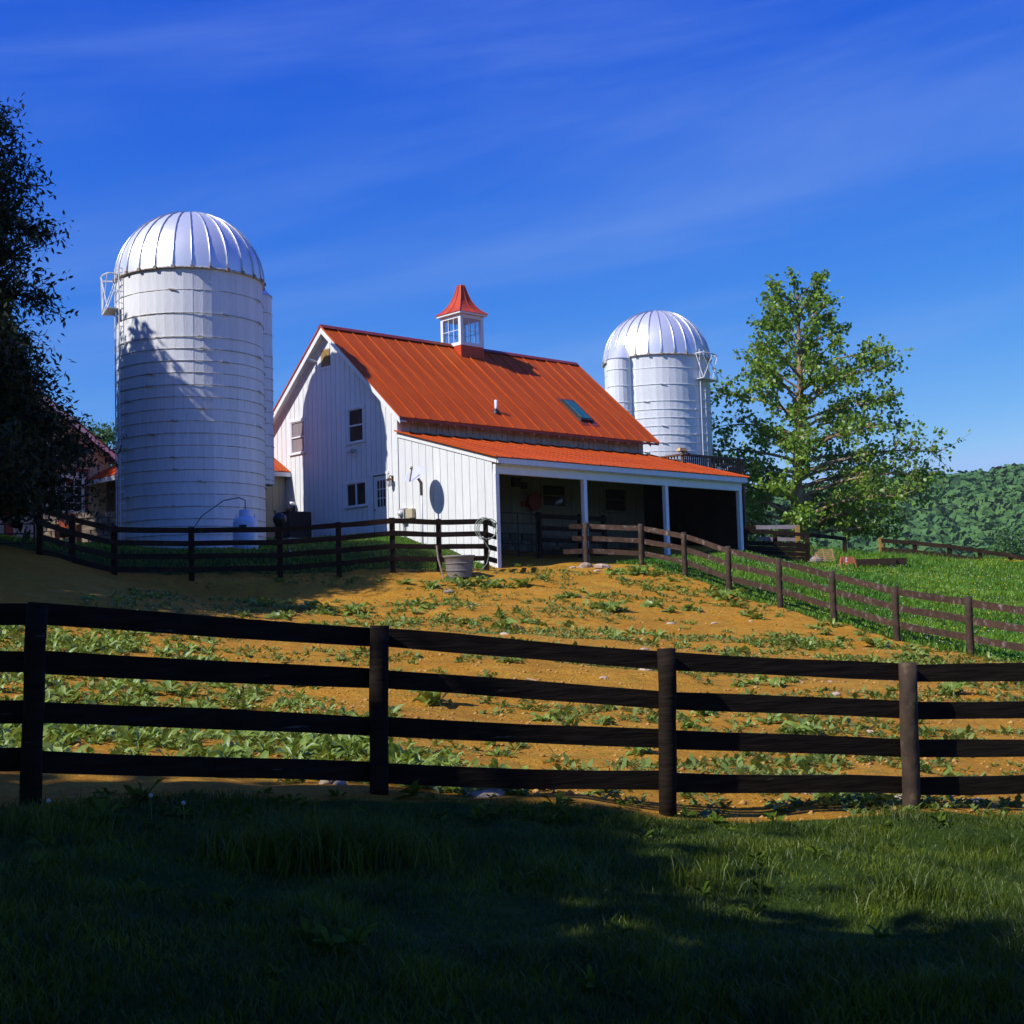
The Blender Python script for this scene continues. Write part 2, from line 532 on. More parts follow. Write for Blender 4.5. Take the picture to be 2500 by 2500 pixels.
ctrl += [np.array(p) for p in ((0, 0, -1.65), (0, 6, -1.58), (-6, 3, -1.3), (6, 3, -1.8), (8, 9, -1.85), (-7, 10, -.85), (-1.5, 25, -.15), (5, 25, -.75), (-8, 30, .75), (-14, 24, .9), (-30, 60, 5.0), (30, 75, 0.5),
                               (40, 50, -.5), (20, 80, 1.2), (0, 82, 4), (-30, 30, 2.6), (-30, 0, .2), (30, 20, -3.0), (30, 0, -3), (0, -25, -1.8), (42, 85, -4), (13.2, 68, 3.2), (-45, 60, 7.0))]
CT = np.array(ctrl)


def tps_k(r2):
    return 0.5 * r2 * np.log(r2 + 1e-9)


def tps_fit(P, lam=0.12):
    N = len(P)
    d2 = ((P[:, None, :2] - P[None, :, :2]) ** 2).sum(-1)
    A = np.zeros((N + 3, N + 3))
    A[:N, :N] = tps_k(d2) + lam * np.eye(N)
    A[:N, N] = 1
    A[:N, N + 1:] = P[:, :2]
    A[N:, :N] = A[:N, N:].T
    return np.linalg.solve(A, np.concatenate([P[:, 2], np.zeros(3)]))


TW = tps_fit(CT)


def sstep(a, b, x):
    t = np.clip((x - a) / (b - a), 0, 1)
    return t * t * (3 - 2 * t)


def gau(x, y, cx, cy, sx, sy):
    return np.exp(-((x - cx) / sx) ** 2 - ((y - cy) / sy) ** 2)


def far_height(x, y):
    ridge = np.exp(-((y - 800) / 300.0) ** 2) * np.clip(66 + (x - 150) * .055, 42, 140) * sstep(-150, 120, x)
    spur = 22 * gau(x, y, 150, 275, 85, 70)
    return -10 + ridge * 1.12 + spur + 34 * gau(x, y, -62, 150, 45, 55) + 4 * (vnoise(x / 90, y / 90, 3) - .5) * sstep(150, 300, y)


def height(x, y):
    x, y = np.asarray(x, float), np.asarray(y, float)
    sh = np.shape(x)
    xf, yf = np.atleast_1d(x).ravel(), np.atleast_1d(y).ravel()
    w = 1 - sstep(52, 105, np.hypot(xf, (yf - 38) * 1.0))
    z = np.zeros_like(xf)
    mk_ = w > 0
    xs_, ys_ = xf[mk_], yf[mk_]
    out = np.full(xs_.shape, TW[-3]) + TW[-2] * xs_ + TW[-1] * ys_
    for i in range(len(CT)):
        out += TW[i] * tps_k((xs_ - CT[i, 0]) ** 2 + (ys_ - CT[i, 1]) ** 2)
    out += .16 * (vnoise(xs_ / 1.7, ys_ / 1.7, 5) - .5) + .075 * (vnoise(xs_ / .5, ys_ / .5, 9) - .5)
    # a low ridge of scraped dirt in front of the barn
    out += .22 * gau(xs_, ys_, -2.5, 36.5, 3.5, 1.4)
    z[mk_] = out * w[mk_]
    z += (1 - w) * far_height(xf, yf)
    return z.reshape(sh) if sh else float(z[0])


def hz(x, y):
    return float(height(x, y))


def in_poly(x, y, poly):
    x, y = np.asarray(x), np.asarray(y)
    ins = np.zeros(x.shape, bool)
    j = len(poly) - 1
    for i in range(len(poly)):
        xi, yi = poly[i]
        xj, yj = poly[j]
        c = ((yi > y) != (yj > y)) & (x < (xj - xi) * (y - yi) / (yj - yi + 1e-12) + xi)
        ins ^= c
        j = i
    return ins


FPOST = [at(*p) for p in FA]
PPOST = [at(*p) for p in PP]
EPOST = [at(*p) for p in EE]
fdir = (FPOST[3] - FPOST[2])
f_right = FPOST[3] + fdir * 4
f_left = FPOST[0] - (FPOST[1] - FPOST[0]) * 3
PADDOCK = [(p[0], p[1] - .25) for p in [f_left] + FPOST + [f_right]] + [(f_right[0] + 3, f_right[1] + 6), (PPOST[7][0] + 1.6, PPOST[7][1] - 4.5)] + \
          [(p[0], p[1] + .1) for p in reversed(PPOST)] + [tuple(W(*q)[:2]) for q in ((12.5, -4.8, 0), (12.5, 0, 0), (0, 0, 0), (0, -4.6, 0))] + \
          [(p[0], p[1] + .4) for p in reversed(EPOST)] + [(-30, 34), (-30, 8)]

xs = np.concatenate([-np.geomspace(2600, 31, 46), np.arange(-30, -14, .5), np.arange(-14, 15, .22), np.arange(15, 32, .5), np.geomspace(33, 2600, 60)])
ys = np.concatenate([-np.geomspace(1500, 13, 22), np.arange(-12, 4, .8), np.arange(4, 48, .22), np.arange(48, 90, .6), np.geomspace(91, 3200, 70)])
GX, GY = np.meshgrid(xs, ys)
GZ = height(GX, GY)
V = np.stack([GX, GY, GZ], -1).reshape(-1, 3)
nx, ny = len(xs), len(ys)
idx = np.arange(nx * ny).reshape(ny, nx)
Q = np.stack([idx[:-1, :-1], idx[:-1, 1:], idx[1:, 1:], idx[1:, :-1]], -1).reshape(-1, 4)
gme = np_mesh('ground', V, Q, gm, True)
dm = in_poly(V[:, 0], V[:, 1], PADDOCK).astype(np.float32)
D2 = dm.reshape(ny, nx)
D2 = (D2 + np.roll(D2, 1, 0) + np.roll(D2, -1, 0) + np.roll(D2, 1, 1) + np.roll(D2, -1, 1)) / 5
att = gme.attributes.new('dirt', 'FLOAT', 'POINT')
att.data.foreach_set('value', D2.ravel().astype(np.float32))
struct(link('ground', gme), 'orange dirt paddock and green grass ground')

# ------------------------------------------------------------------ barn
ZR, VR, SL = 11.17, 3.85, .87
BW, BL = 7.7, 12.4
barn = thing('barn', 'white board barn with red metal roof, cupola and open lean-to shed', 'barn', tuple(BC), YAW)


def roof_z(v):
    return ZR - SL * abs(v - VR)


def rects_minus(v0, v1, z0, ztop, holes):
    """pieces (va,vb,za,zb_at_va,zb_at_vb) of a board after window openings are cut; ztop is a function"""
    cuts = sorted({v0, v1} | {c for h in holes for c in h[:2] if v0 < c < v1})
    out = []
    for a, b in zip(cuts[:-1], cuts[1:]):
        if b - a < .004:
            continue
        mid_ = (a + b) / 2
        hs = sorted([h for h in holes if h[0] < mid_ < h[1]], key=lambda h: h[2])
        z = z0
        for h in hs:
            if h[2] > z:
                out.append((a, b, z, h[2], h[2]))
            z = max(z, h[3])
        if min(ztop(a), ztop(b)) > z:
            out.append((a, b, z, ztop(a), ztop(b)))
    return out


# gable wall (plane u = 0), boards one by one
HOLES = [(1.80, 2.74, 6.80, 8.06), (5.33, 6.26, 6.80, 8.06), (1.72, 2.93, 4.56, 5.46), (.52, 1.42, 3.38, 5.58), (3.72, 4.28, 9.76, 10.40)]
SP = .283
nb = int(round(BW / SP))
sp = BW / nb
ztop_w = lambda v: roof_z(v) - .10
for i in range(nb):
    v0, v1 = i * sp + .010, (i + 1) * sp - .010
    dz = rng.uniform(-.03, .03)
    for (a, c, z0, za, zc) in rects_minus(v0, v1, 3.05 + dz, ztop_w, HOLES):
        MB().hexa([(-.03, a, z0), (0, a, z0), (0, c, z0), (-.03, c, z0), (-.03, a, za), (0, a, za), (0, c, zc), (-.03, c, zc)]).build('board', M['white_wood'], barn, loc=(rng.uniform(-.004, .0), 0, 0))
bk = MB()
bk.prism([(0.001, 0.02, 2.5), (0.001, BW - .02, 2.5), (0.001, BW - .02, ztop_w(BW) - .02), (0.001, VR, ztop_w(VR) - .02), (0.001, .02, ztop_w(0) - .02)], (.09, 0, 0))
bk.build('sheathing', M['gap'], barn)
# body behind: back wall, far gable, side walls
sh = MB()
sh.prism([(BL - .1, .02, 2.5), (BL - .1, BW - .02, 2.5), (BL - .1, BW - .02, roof_z(BW) - .1), (BL - .1, VR, ZR - .1), (BL - .1, .02, roof_z(0) - .1)], (.1, 0, 0))
sh.build('far_gable_wall', M['white_wood'], barn)
MB().box(.09, BL - .1, BW - .12, BW - .02, 2.5, roof_z(BW) - .12).build('rear_wall', M['white_wood'], barn)
MB().box(.09, BL - .1, .02, .10, 2.4, 7.75).build('side_sheathing', M['gap'], barn)
# side wall strip above the lean-to: narrow weathered boards
nsb = 44
for i in range(nsb):
    u0 = .05 + i * (BL - .1) / nsb
    u1 = .05 + (i + 1) * (BL - .1) / nsb - .018
    MB().box(u0, u1, -.012 + rng.uniform(-.004, .004), .019, 6.75, 7.72).build('board', M['weathered_white'], barn)
# corner boards
MB().box(-.045, .10, -.05, -.014, 3.0, 7.62).build('corner_board', M['white_trim'], barn)
MB().box(-.047, -.032, -.012, .12, 3.0, 7.62).build('corner_board', M['white_trim'], barn)


def window(parent, v0, v1, z0, z1, glass, style, plane='u', c=0.0, trim=M['white_trim'], sgn=-1, name='window'):
    """window in plane u=c (opening along v) or v=c (opening along u); outward = sgn on that axis"""
    def box(mb, a0, a1, d0, d1, h0, h1):
        p, q = sorted((c + sgn * d0, c + sgn * d1))
        if plane == 'u':
            mb.box(p, q, a0, a1, h0, h1)
        else:
            mb.box(a0, a1, p, q, h0, h1)
    w = MB()
    t = .075
    box(w, v0 - t, v0, .031, .060, z0, z1)
    box(w, v1, v1 + t, .031, .060, z0, z1)
    box(w, v0 - t - .03, v1 + t + .03, .031, .066, z1, z1 + t + .02)
    wo = w.build(name, trim, parent)
    s_ = MB()
    box(s_, v0 - t - .04, v1 + t + .04, .031, .095, z0 - .06, z0)
    s_.build('sill', trim, wo)
    f = MB()
    e = .035
    box(f, v0, v0 + e, .006, .040, z0, z1)
    box(f, v1 - e, v1, .006, .040, z0, z1)
    box(f, v0 + e, v1 - e, .006, .040, z0, z0 + e)
    box(f, v0 + e, v1 - e, .006, .040, z1 - e, z1)
    if style == 'hung':
        zm = (z0 + z1) / 2
        box(f, v0 + e, v1 - e, .008, .050, zm - .025, zm + .025)
    elif style == 'slider':
        vm = (v0 + v1) / 2
        box(f, vm - .025, vm + .025, .008, .050, z0 + e, z1 - e)
    else:
        cn, rn = style
        for k in range(1, cn):
            vm = v0 + (v1 - v0) * k / cn
            box(f, vm - .013, vm + .013, .008, .036, z0 + e, z1 - e)
        for k in range(1, rn):
            zm = z0 + (z1 - z0) * k / rn
            box(f, v0 + e, v1 - e, .009, .035, zm - .013, zm + .013)
    f.build('sash', trim, wo)
    g = MB()
    box(g, v0, v1, .0005, .004, z0, z1)
    g.build('pane', glass, wo)
    return wo


window(barn, 1.85, 2.69, 6.85, 8.01, M['glass_dark'], 'hung')
wq = window(barn, 5.38, 6.21, 6.85, 8.01, M['glass_veil'], 'hung')
window(barn, 1.77, 2.88, 4.61, 5.41, M['glass_dark'], 'slider')
# door
d = MB()
d.box(-.010, -.0015, .60, 1.36, 3.42, 5.52)
dr = d.build('door', M['white_trim'], barn)
d = MB()
for a in ((.52, .60), (1.36, 1.44)):
    d.box(-.060, -.0315, a[0], a[1], 3.40, 5.56)
d.box(-.064, -.0315, .46, 1.50, 5.56, 5.64)
d.build('door_casing', M['white_trim'], dr)
d = MB().box(-.014, -.0105, .68, 1.16, 4.45, 5.38)
d.build('pane', M['glass_dark'], dr)
d = MB()
for k in range(4):
    vv = .68 + .48 * k / 3
    d.box(-.026, -.0145, vv - .014, vv + .014, 4.44, 5.40)
for k in range(4):
    zz = 4.45 + .93 * k / 3
    d.box(-.025, -.0147, .69, 1.15, zz - .014, zz + .014)
d.build('muntins', M['white_trim'], dr)
MB().lathe([(.0, -.03), (.035, -.02), (.035, .02), (0, .03)], 10, (-.05, 1.28, 4.38)).build('knob', M['brass'], dr)
# gable vent louvre
lv = MB()
lv.box(-.055, -.031, 3.70, 4.30, 9.70, 9.77)
lvo = lv.build('vent_frame', M['white_trim'], barn)
for k in range(14):
    z = 9.79 + k * .043
    MB().hexa([(-.045, 3.74, z), (-.005, 3.74, z + .03), (-.005, 4.26, z + .03), (-.045, 4.26, z), (-.045, 3.74, z + .012), (-.005, 3.74, z + .042), (-.005, 4.26, z + .042), (-.045, 4.26, z + .012)]).build('slat', M['louvre'], lvo)
# white flood pipe under the rake
MB().tube([(-.03, 4.55, 10.05), (-.33, 4.62, 10.08), (-.36, 4.66, 10.08)], [.05, .05, .08], 10).build('vent_pipe', M['white_steel'], barn, True)
# rake boards and soffit
U0, U1 = -.32, BL + .32
VE0, VE1 = -.54, 2 * VR + .54
ZE = roof_z(VE0)
for s_, ve in ((-1, VE0), (1, VE1)):
    r = MB()
    r.hexa([(U0, VR, ZR - .25), (U0 + .035, VR, ZR - .25), (U0 + .035, ve, ZE - .22), (U0, ve, ZE - .22), (U0, VR, ZR - .012), (U0 + .035, VR, ZR - .012), (U0 + .035, ve, ZE - .012), (U0, ve, ZE - .012)])
    r.build('rake_board', M['white_trim'], barn)
    r = MB()
    r.hexa([(U0 + .036, VR, ZR - .16), (-.032, VR, ZR - .16), (-.032, ve, ZE - .16), (U0 + .036, ve, ZE - .16), (U0 + .036, VR, ZR - .135), (-.032, VR, ZR - .135), (-.032, ve, ZE - .135), (U0 + .036, ve, ZE - .135)])
    r.build('rake_soffit', M['white_trim'], barn)
    r = MB()
    r.hexa([(-.055, VR, ZR - .30), (-.033, VR, ZR - .30), (-.033, ve + s_ * -.5, roof_z(ve - s_ * .5) - .30), (-.055, ve + s_ * -.5, roof_z(ve - s_ * .5) - .30), (-.055, VR, ZR - .165), (-.033, VR, ZR - .165), (-.033, ve - s_ * .5, roof_z(ve - s_ * .5) - .165), (-.055, ve - s_ * .5, roof_z(ve - s_ * .5) - .165)])
    r.build('frieze_board', M['white_trim'], barn)


def seam_panels(parent, name, u0, u1, n_, va, za, vb, zb, mat, t=.02, sh=.034, sw=.03, sag=0.0):
    """standing-seam panels: n_ separate panels from line (va,za) down to (vb,zb), running along u"""
    wd = (u1 - u0) / n_
    dv, dz = vb - va, zb - za
    ln = math.hypot(dv, dz)
    nv, nz = -dz / ln, dv / ln
    if nz < 0:
        nv, nz = -nv, -nz

    def panel(last):
        b = MB()
        e = -.004
        pts = [(0, va, za), (wd + e, va, za), (wd + e, vb, zb), (0, vb, zb)]
        b.hexa([(p[0], p[1] - nv * t, p[2] - nz * t) for p in pts] + pts)
        for uu in ([0.0] if not last else [0.0, wd - sw]):
            q = [(uu + .001, va, za), (uu + sw, va, za), (uu + sw, vb, zb), (uu + .001, vb, zb)]
            k = .0015
            b.hexa([(p[0], p[1] + nv * k, p[2] + nz * k) for p in q] + [(p[0], p[1] + nv * sh, p[2] + nz * sh) for p in q])
        return b.mesh(name, mat)
    me, ml = panel(False), panel(True)
    for i in range(n_):
        link(name, ml if i == n_ - 1 else me, parent, (u0 + i * wd, 0, 0), (rng.uniform(-.0012, .0012), 0, 0))


NP = 20
seam_panels(barn, 'roof_panel', U0 - .03, U1, NP, VR, ZR + .02, VE0 - .02, ZE + .005, M['roof_red'])
seam_panels(barn, 'roof_panel', U0 - .03, U1, NP, VR, ZR + .02, VE1 + .02, ZE + .005, M['roof_red'])
rc = MB()
rc.prism([(U0 - .035, VR - .16, ZR - .055), (U0 - .035, VR, ZR + .085), (U0 - .035, VR + .16, ZR - .055), (U0 - .035, VR, ZR + .05)], (U1 - U0 + .04, 0, 0))
rc.build('ridge_cap', M['roof_trim'], barn)
# eave drip edge and rafter tails
MB().box(U0, U1, VE0 + .0, VE0 + .025, ZE - .10, ZE - .022).build('drip_edge', M['roof_trim'], barn)
for k in range(20):
    u = .25 + k * .632
    rz_ = ZE - .03
    MB().hexa([(u, VE0 + .06, rz_ - .13), (u + .06, VE0 + .06, rz_ - .13), (u + .06, -.02, rz_ - .13 + .46), (u, -.02, rz_ - .13 + .46), (u, VE0 + .06, rz_ - .0), (u + .06, VE0 + .06, rz_ - .0), (u + .06, -.02, rz_ + .44), (u, -.02, rz_ + .44)]).build('rafter_tail', M['weathered_white'], barn)
# vent pipe and skylight on the roof
MB().tube([(4.75, .22, roof_z(.22) - .1), (4.75, .22, roof_z(.22) + .45)], .055, 12).build('roof_vent_pipe', M['white_trim'], barn, True)
MB().lathe([(.16, -.06), (.12, .03), (.07, .12), (.06, .13)], 14, (4.75, .22, roof_z(.22))).build('pipe_boot', M['black_metal'], barn, True)
nrm = Vector((0, -SL, 1)).normalized()
sk = MB()


def roof_pt(u, v, h):
    return (u, v + nrm.y * h, roof_z(v) + .02 + nrm.z * h)


sk.hexa([roof_pt(9.12, .22, .0), roof_pt(9.78, .22, .0), roof_pt(9.78, 1.28, .0), roof_pt(9.12, 1.28, .0), roof_pt(9.12, .22, .10), roof_pt(9.78, .22, .10), roof_pt(9.78, 1.28, .10), roof_pt(9.12, 1.28, .10)])
sko = sk.build('skylight', M['black_metal'], barn)
MB().hexa([roof_pt(9.18, .30, .101), roof_pt(9.72, .30, .101), roof_pt(9.72, 1.22, .101), roof_pt(9.18, 1.22, .101), roof_pt(9.18, .30, .112), roof_pt(9.72, .30, .112), roof_pt(9.72, 1.22, .112), roof_pt(9.18, 1.22, .112)]).build('pane', M['glass_green'], sko)
MB().hexa([roof_pt(8.98, .02, .001), roof_pt(9.95, .02, .001), roof_pt(9.95, 1.42, .001), roof_pt(8.98, 1.42, .001), roof_pt(8.98, .02, .012), roof_pt(9.95, .02, .012), roof_pt(9.95, 1.42, .012), roof_pt(8.98, 1.42, .012)]).build('flashing', M['roof_trim'], sko)

# cupola
CU, CH = 6.40, .585
cz0, cz1 = 11.13, 12.35
cb = MB()
cb.box(CU - CH, CU + CH, VR - CH, VR + CH, 10.2, cz0)
cup = cb.build('cupola_base', M['cup_red'], barn)
cm = MB()
pw = .13
for a in (-1, 1):
    for b_ in (-1, 1):
        x0, x1 = sorted((CU + a * CH * 1.012, CU + a * (CH - pw)))
        y0, y1 = sorted((VR + b_ * CH * 1.012, VR + b_ * (CH - pw)))
        cm.box(x0, x1, y0, y1, cz0 + .001, cz1)
for a in (-1, 1):
    y0, y1 = sorted((VR + a * CH * 1.008, VR + a * (CH - .06)))
    cm.box(CU - CH + pw, CU + CH - pw, y0, y1, cz0 + .001, cz0 + .13)
    cm.box(CU - CH + pw, CU + CH - pw, y0, y1, cz1 - .14, cz1)
    x0, x1 = sorted((CU + a * CH * 1.008, CU + a * (CH - .06)))
    cm.box(x0, x1, VR - CH + pw, VR + CH - pw, cz0 + .001, cz0 + .13)
    cm.box(x0, x1, VR - CH + pw, VR + CH - pw, cz1 - .14, cz1)
cf = cm.build('cupola_frame', M['white_trim'], barn)
gl = bpy.data.materials.new('clear_glass')
gl.use_nodes = True
gn, gll = gl.node_tree.nodes, gl.node_tree.links
gn.clear()
go = gn.new('ShaderNodeOutputMaterial')
gt = gn.new('ShaderNodeBsdfTransparent')
gt.inputs[0].default_value = (.93, .96, .99, 1)
gg = gn.new('ShaderNodeBsdfGlossy')
gg.inputs['Roughness'].default_value = .03
gx = gn.new('ShaderNodeMixShader')
gx.inputs[0].default_value = .07
gll.new(gt.outputs[0], gx.inputs[1])
gll.new(gg.outputs[0], gx.inputs[2])
gll.new(gx.outputs[0], go.inputs[0])
M['clear_glass'] = gl
wlo, whi = cz0 + .13, cz1 - .14
ws = CH - pw
for a in (-1, 1):
    y0, y1 = sorted((VR + a * (CH - .035), VR + a * (CH - .030)))
    p = MB().box(CU - ws, CU + ws, y0, y1, wlo, whi).build('pane', M['clear_glass'], cf)
    x0, x1 = sorted((CU + a * (CH - .035), CU + a * (CH - .030)))
    p = MB().box(x0, x1, VR - ws, VR + ws, wlo, whi).build('pane', M['clear_glass'], cf)
    mm = MB()
    y0, y1 = sorted((VR + a * (CH - .028), VR + a * (CH - .012)))
    x0, x1 = sorted((CU + a * (CH - .028), CU + a * (CH - .012)))
    for k in (1, 2):
        q = -ws + 2 * ws * k / 3
        mm.box(CU + q - .011, CU + q + .011, y0, y1, wlo, whi)
        mm.box(x0, x1, VR + q - .011, VR + q + .011, wlo, whi)
    zm = (wlo + whi) / 2
    mm.box(CU - ws, CU + ws, y0 + .001, y1 - .001, zm - .011, zm + .011)
    mm.box(x0 + .001, x1 - .001, VR - ws, VR + ws, zm - .011, zm + .011)
    mm.build('muntins', M['white_trim'], cf)
MB().box(CU - .70, CU + .70, VR - .70, VR + .70, cz1 + .001, cz1 + .075).build('cupola_cornice', M['white_trim'], barn)
prof = [(.73, 0), (.62, .085), (.50, .20), (.385, .36), (.285, .55), (.205, .78), (.14, 1.02), (.10, 1.20)]
cr = MB()
zb_ = cz1 + .078
vs_, fs_ = [], []
for r, z in prof:
    vs_ += [(CU - r, VR - r, zb_ + z), (CU + r, VR - r, zb_ + z), (CU + r, VR + r, zb_ + z), (CU - r, VR + r, zb_ + z)]
for i in range(len(prof) - 1):
    for k in range(4):
        fs_.append((4 * i + k, 4 * i + (k + 1) % 4, 4 * i + 4 + (k + 1) % 4, 4 * i + 4 + k))
fs_ += [(3, 2, 1, 0), tuple(4 * (len(prof) - 1) + k for k in range(4))]
cr.add(vs_, fs_)
cro = cr.build('cupola_roof', M['cup_red'], barn)
for sx_, sy_ in ((-1, -1), (1, -1), (1, 1), (-1, 1)):
    MB().tube([(CU + sx_ * r, VR + sy_ * r, zb_ + z + .012) for r, z in prof], .016, 5).build('hip_rib', M['cup_red'], cro)
for a in (-1, 1):
    for axis in (0, 1):
        pts = []
        for r, z in prof:
            pts.append((CU + a * (r + .006), VR, zb_ + z + .008) if axis == 0 else (CU, VR + a * (r + .006), zb_ + z + .008))
        MB().tube(pts, .014, 5).build('seam_rib', M['cup_red'], cro)

# lean-to
LO_V, LO_Z, LT_Z = -5.04, 5.53, 6.93
MB().hexa([(.0, LO_V + .3, LO_Z - .35), (.11, LO_V + .3, LO_Z - .35), (.11, -.06, 6.6), (.0, -.06, 6.6), (.0, LO_V + .3, LO_Z - .12), (.11, LO_V + .3, LO_Z - .12), (.11, -.06, 6.82), (.0, -.06, 6.82)]).build('lean_to_top_plate', M['gap'], barn)
zl = lambda v: LT_Z + (LO_Z - LT_Z) * (v / LO_V)
nl = 13
lw = 4.66 / nl
for i in range(nl):
    v1, v0 = -.07 - i * lw, -.07 - (i + 1) * lw
    a, c = v0 + .009, v1 - .009
    zb = 2.05 + .55 * (i < 9) * .6
    b = MB()
    b.hexa([(-.03, a, zb), (-.001, a, zb), (-.001, c, zb), (-.03, c, zb), (-.03, a, zl(a) - .12), (-.001, a, zl(a) - .12), (-.001, c, zl(c) - .12), (-.03, c, zl(c) - .12)])
    b.build('board', M['white_wood'], barn, loc=(rng.uniform(-.003, .003), 0, 0))
MB().hexa([(.001, -4.70, 1.9), (.07, -4.70, 1.9), (.07, -.07, 1.9), (.001, -.07, 1.9), (.001, -4.70, zl(-4.7) - .16), (.07, -4.70, zl(-4.7) - .16), (.07, -.07, zl(0) - .16), (.001, -.07, zl(0) - .16)]).build('lean_to_sheathing', M['gap'], barn)
lr = MB()
lr.hexa([(-.065, LO_V + .06, zl(LO_V + .06) - .20), (-.032, LO_V + .06, zl(LO_V + .06) - .20), (-.032, -.08, zl(0) - .20), (-.065, -.08, zl(0) - .20), (-.065, LO_V + .06, zl(LO_V + .06) - .035), (-.032, LO_V + .06, zl(LO_V + .06) - .035), (-.032, -.08, zl(0) - .035), (-.065, -.08, zl(0) - .035)])
lr.build('lean_to_rake', M['white_trim'], barn)
seam_panels(barn, 'lean_to_roof_panel', -.16, 12.55, 19, -.02, LT_Z + .02, LO_V - .03, LO_Z + .005, M['roof_red'], sh=.03)
MB().box(-.05, 12.42, LO_V, LO_V + .035, LO_Z - .20, LO_Z - .025).build('lean_to_fascia', M['white_trim'], barn)
MB().box(.0, 12.3, -4.86, -4.72, LO_Z - .50, LO_Z - .20).build('lean_to_header', M['white_trim'], barn)
MB().box(.10, 12.3, LO_V + .036, -4.87, LO_Z - .225, LO_Z - .21).build('lean_to_soffit', M['white_trim'], barn)
for u in (.06, 4.0, 8.08, 12.2):
    MB().box(u - .075, u + .075, -4.865, -4.715, hz(*W(u, -4.8, 0)[:2]) - .2, LO_Z - .501).build('post', M['white_trim'], barn)
for k in range(12):
    u = .5 + k * 1.02
    MB().hexa([(u, -4.7, LO_Z - .20), (u + .05, -4.7, LO_Z - .20), (u + .05, .0, LT_Z - .20), (u, .0, LT_Z - .20), (u, -4.7, LO_Z - .06), (u + .05, -4.7, LO_Z - .06), (u + .05, .0, LT_Z - .06), (u, .0, LT_Z - .06)]).build('rafter', M['mid_wood'], barn)
# wall inside the lean-to
iw = 24
LH = [(6.65, 7.95, 4.60, 5.55), (9.98, 11.32, 4.53, 5.57)]
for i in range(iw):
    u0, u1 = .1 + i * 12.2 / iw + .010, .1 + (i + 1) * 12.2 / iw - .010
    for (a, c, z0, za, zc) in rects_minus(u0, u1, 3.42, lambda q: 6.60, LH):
        MB().hexa([(a, -.012, z0), (c, -.012, z0), (c, .019, z0), (a, .019, z0), (a, -.012, za), (c, -.012, za), (c, .019, za), (a, .019, za)]).build('board', M['shaded_white'], barn)
window(barn, 6.73, 7.87, 4.67, 5.48, M['glass_dark'], 'hung', 'v', .018, trim=M['shaded_white'])
window(barn, 10.06, 11.24, 4.61, 5.49, M['glass_dark'], 'hung', 'v', .018, trim=M['shaded_white'])
# stone foundation, one stone at a time
zrow = 2.35
while zrow < 3.40:
    u = .12
    hgt = rng.uniform(.16, .24)
    while u < 12.1:
        w_ = rng.uniform(.28, .6)
        dd = rng.uniform(.04, .10)
        b = MB()
        q = lambda: rng.uniform(-.018, .018)
        b.hexa([(u + .012 + q(), -dd - .02 + q(), zrow + .012), (u + w_ - .012 + q(), -dd - .02 + q(), zrow + .012), (u + w_ - .012, .015, zrow + .012), (u + .012, .015, zrow + .012),
                (u + .03 + q(), -dd + q(), zrow + hgt - .012), (u + w_ - .03 + q(), -dd + q(), zrow + hgt - .012), (u + w_ - .02, .015, zrow + hgt - .012), (u + .02, .015, zrow + hgt - .012)])
        b.build('stone', M['stone_dark'], barn)
        u += w_
    zrow += hgt
# dark far end wall of the lean-to, plank by plank
for i in range(14):
    v1, v0 = -.06 - i * .333, -.06 - (i + 1) * .333
    MB().box(12.22, 12.26, v0 + .006, v1 - .006, 2.5, zl(v0) - .22).build('plank', M['mid_wood'], barn)
MB().box(12.262, 12.30, -4.72, -.05, 2.4, LO_Z - .3).build('end_sheathing', M['black_metal'], barn)
# things on the wall inside the lean-to
hr = thing('hose_reel', 'dark red hose reel hanging on the shed back wall beside the left window', 'hose reel', tuple(W(6.15, -.10, 4.8)), YAW)
MB().lathe([(.0, -.16), (.34, -.14), (.34, -.10), (.2, -.08), (.2, .08), (.34, .10), (.34, .14), (0, .16)], 20).build('drum', M['red_trim'], hr).rotation_euler = (PI / 2, 0, 0)
MB().box(-.55, -.2, .0, .06, -.2, .0).build('bracket', M['red_trim'], hr)
MB().tube([(-.1, -.05, -.3), (-.12, -.03, -.6), (-.11, -.02, -.85)], .015, 6).build('hose_end', M['black_metal'], hr)
for i, (u, z, lab) in enumerate(((3.85, 5.5, 'small dark box high on the shed back wall, leftmost of three'), (5.35, 5.45, 'wider dark box high on the shed back wall, middle of three'), (5.75, 5.35, 'small dark box on the shed back wall nearest the hose reel'))):
    sz = (.13, .18, .12)[i]
    bx_ = thing('wall_box', lab, 'box', tuple(W(u, -.013, z)), YAW)
    MB().box(-sz, sz, -.12, .0, -sz * .8, sz * .8).build('case', M['ac'], bx_)
    MB().box(-sz - .02, sz + .02, -.14, .0, sz * .8 + .001, sz * .8 + .03).build('lid', M['black_metal'], bx_)
# lantern by the door
ln_ = thing('wall_lantern', 'bronze wall lantern right of the white barn door', 'lantern', tuple(W(-.032, .27, 5.30)), YAW)
MB().box(-.02, 0, -.05, .05, -.05, .16).build('back_plate', M['brass'], ln_)
MB().tube([(-.02, 0, .08), (-.08, 0, .17), (-.15, 0, .14), (-.15, 0, .08)], .016, 6).build('arm', M['brass'], ln_)
MB().lathe([(.02, .09), (.12, .02), (.12, .0), (0, .0)], 12, (-.15, 0, 0)).build('cap', M['brass'], ln_)
MB().lathe([(.085, -.002), (.075, -.16), (.03, -.22), (0, -.22)], 12, (-.15, 0, 0)).build('lamp_glass', M['lamp_glass'], ln_, True)


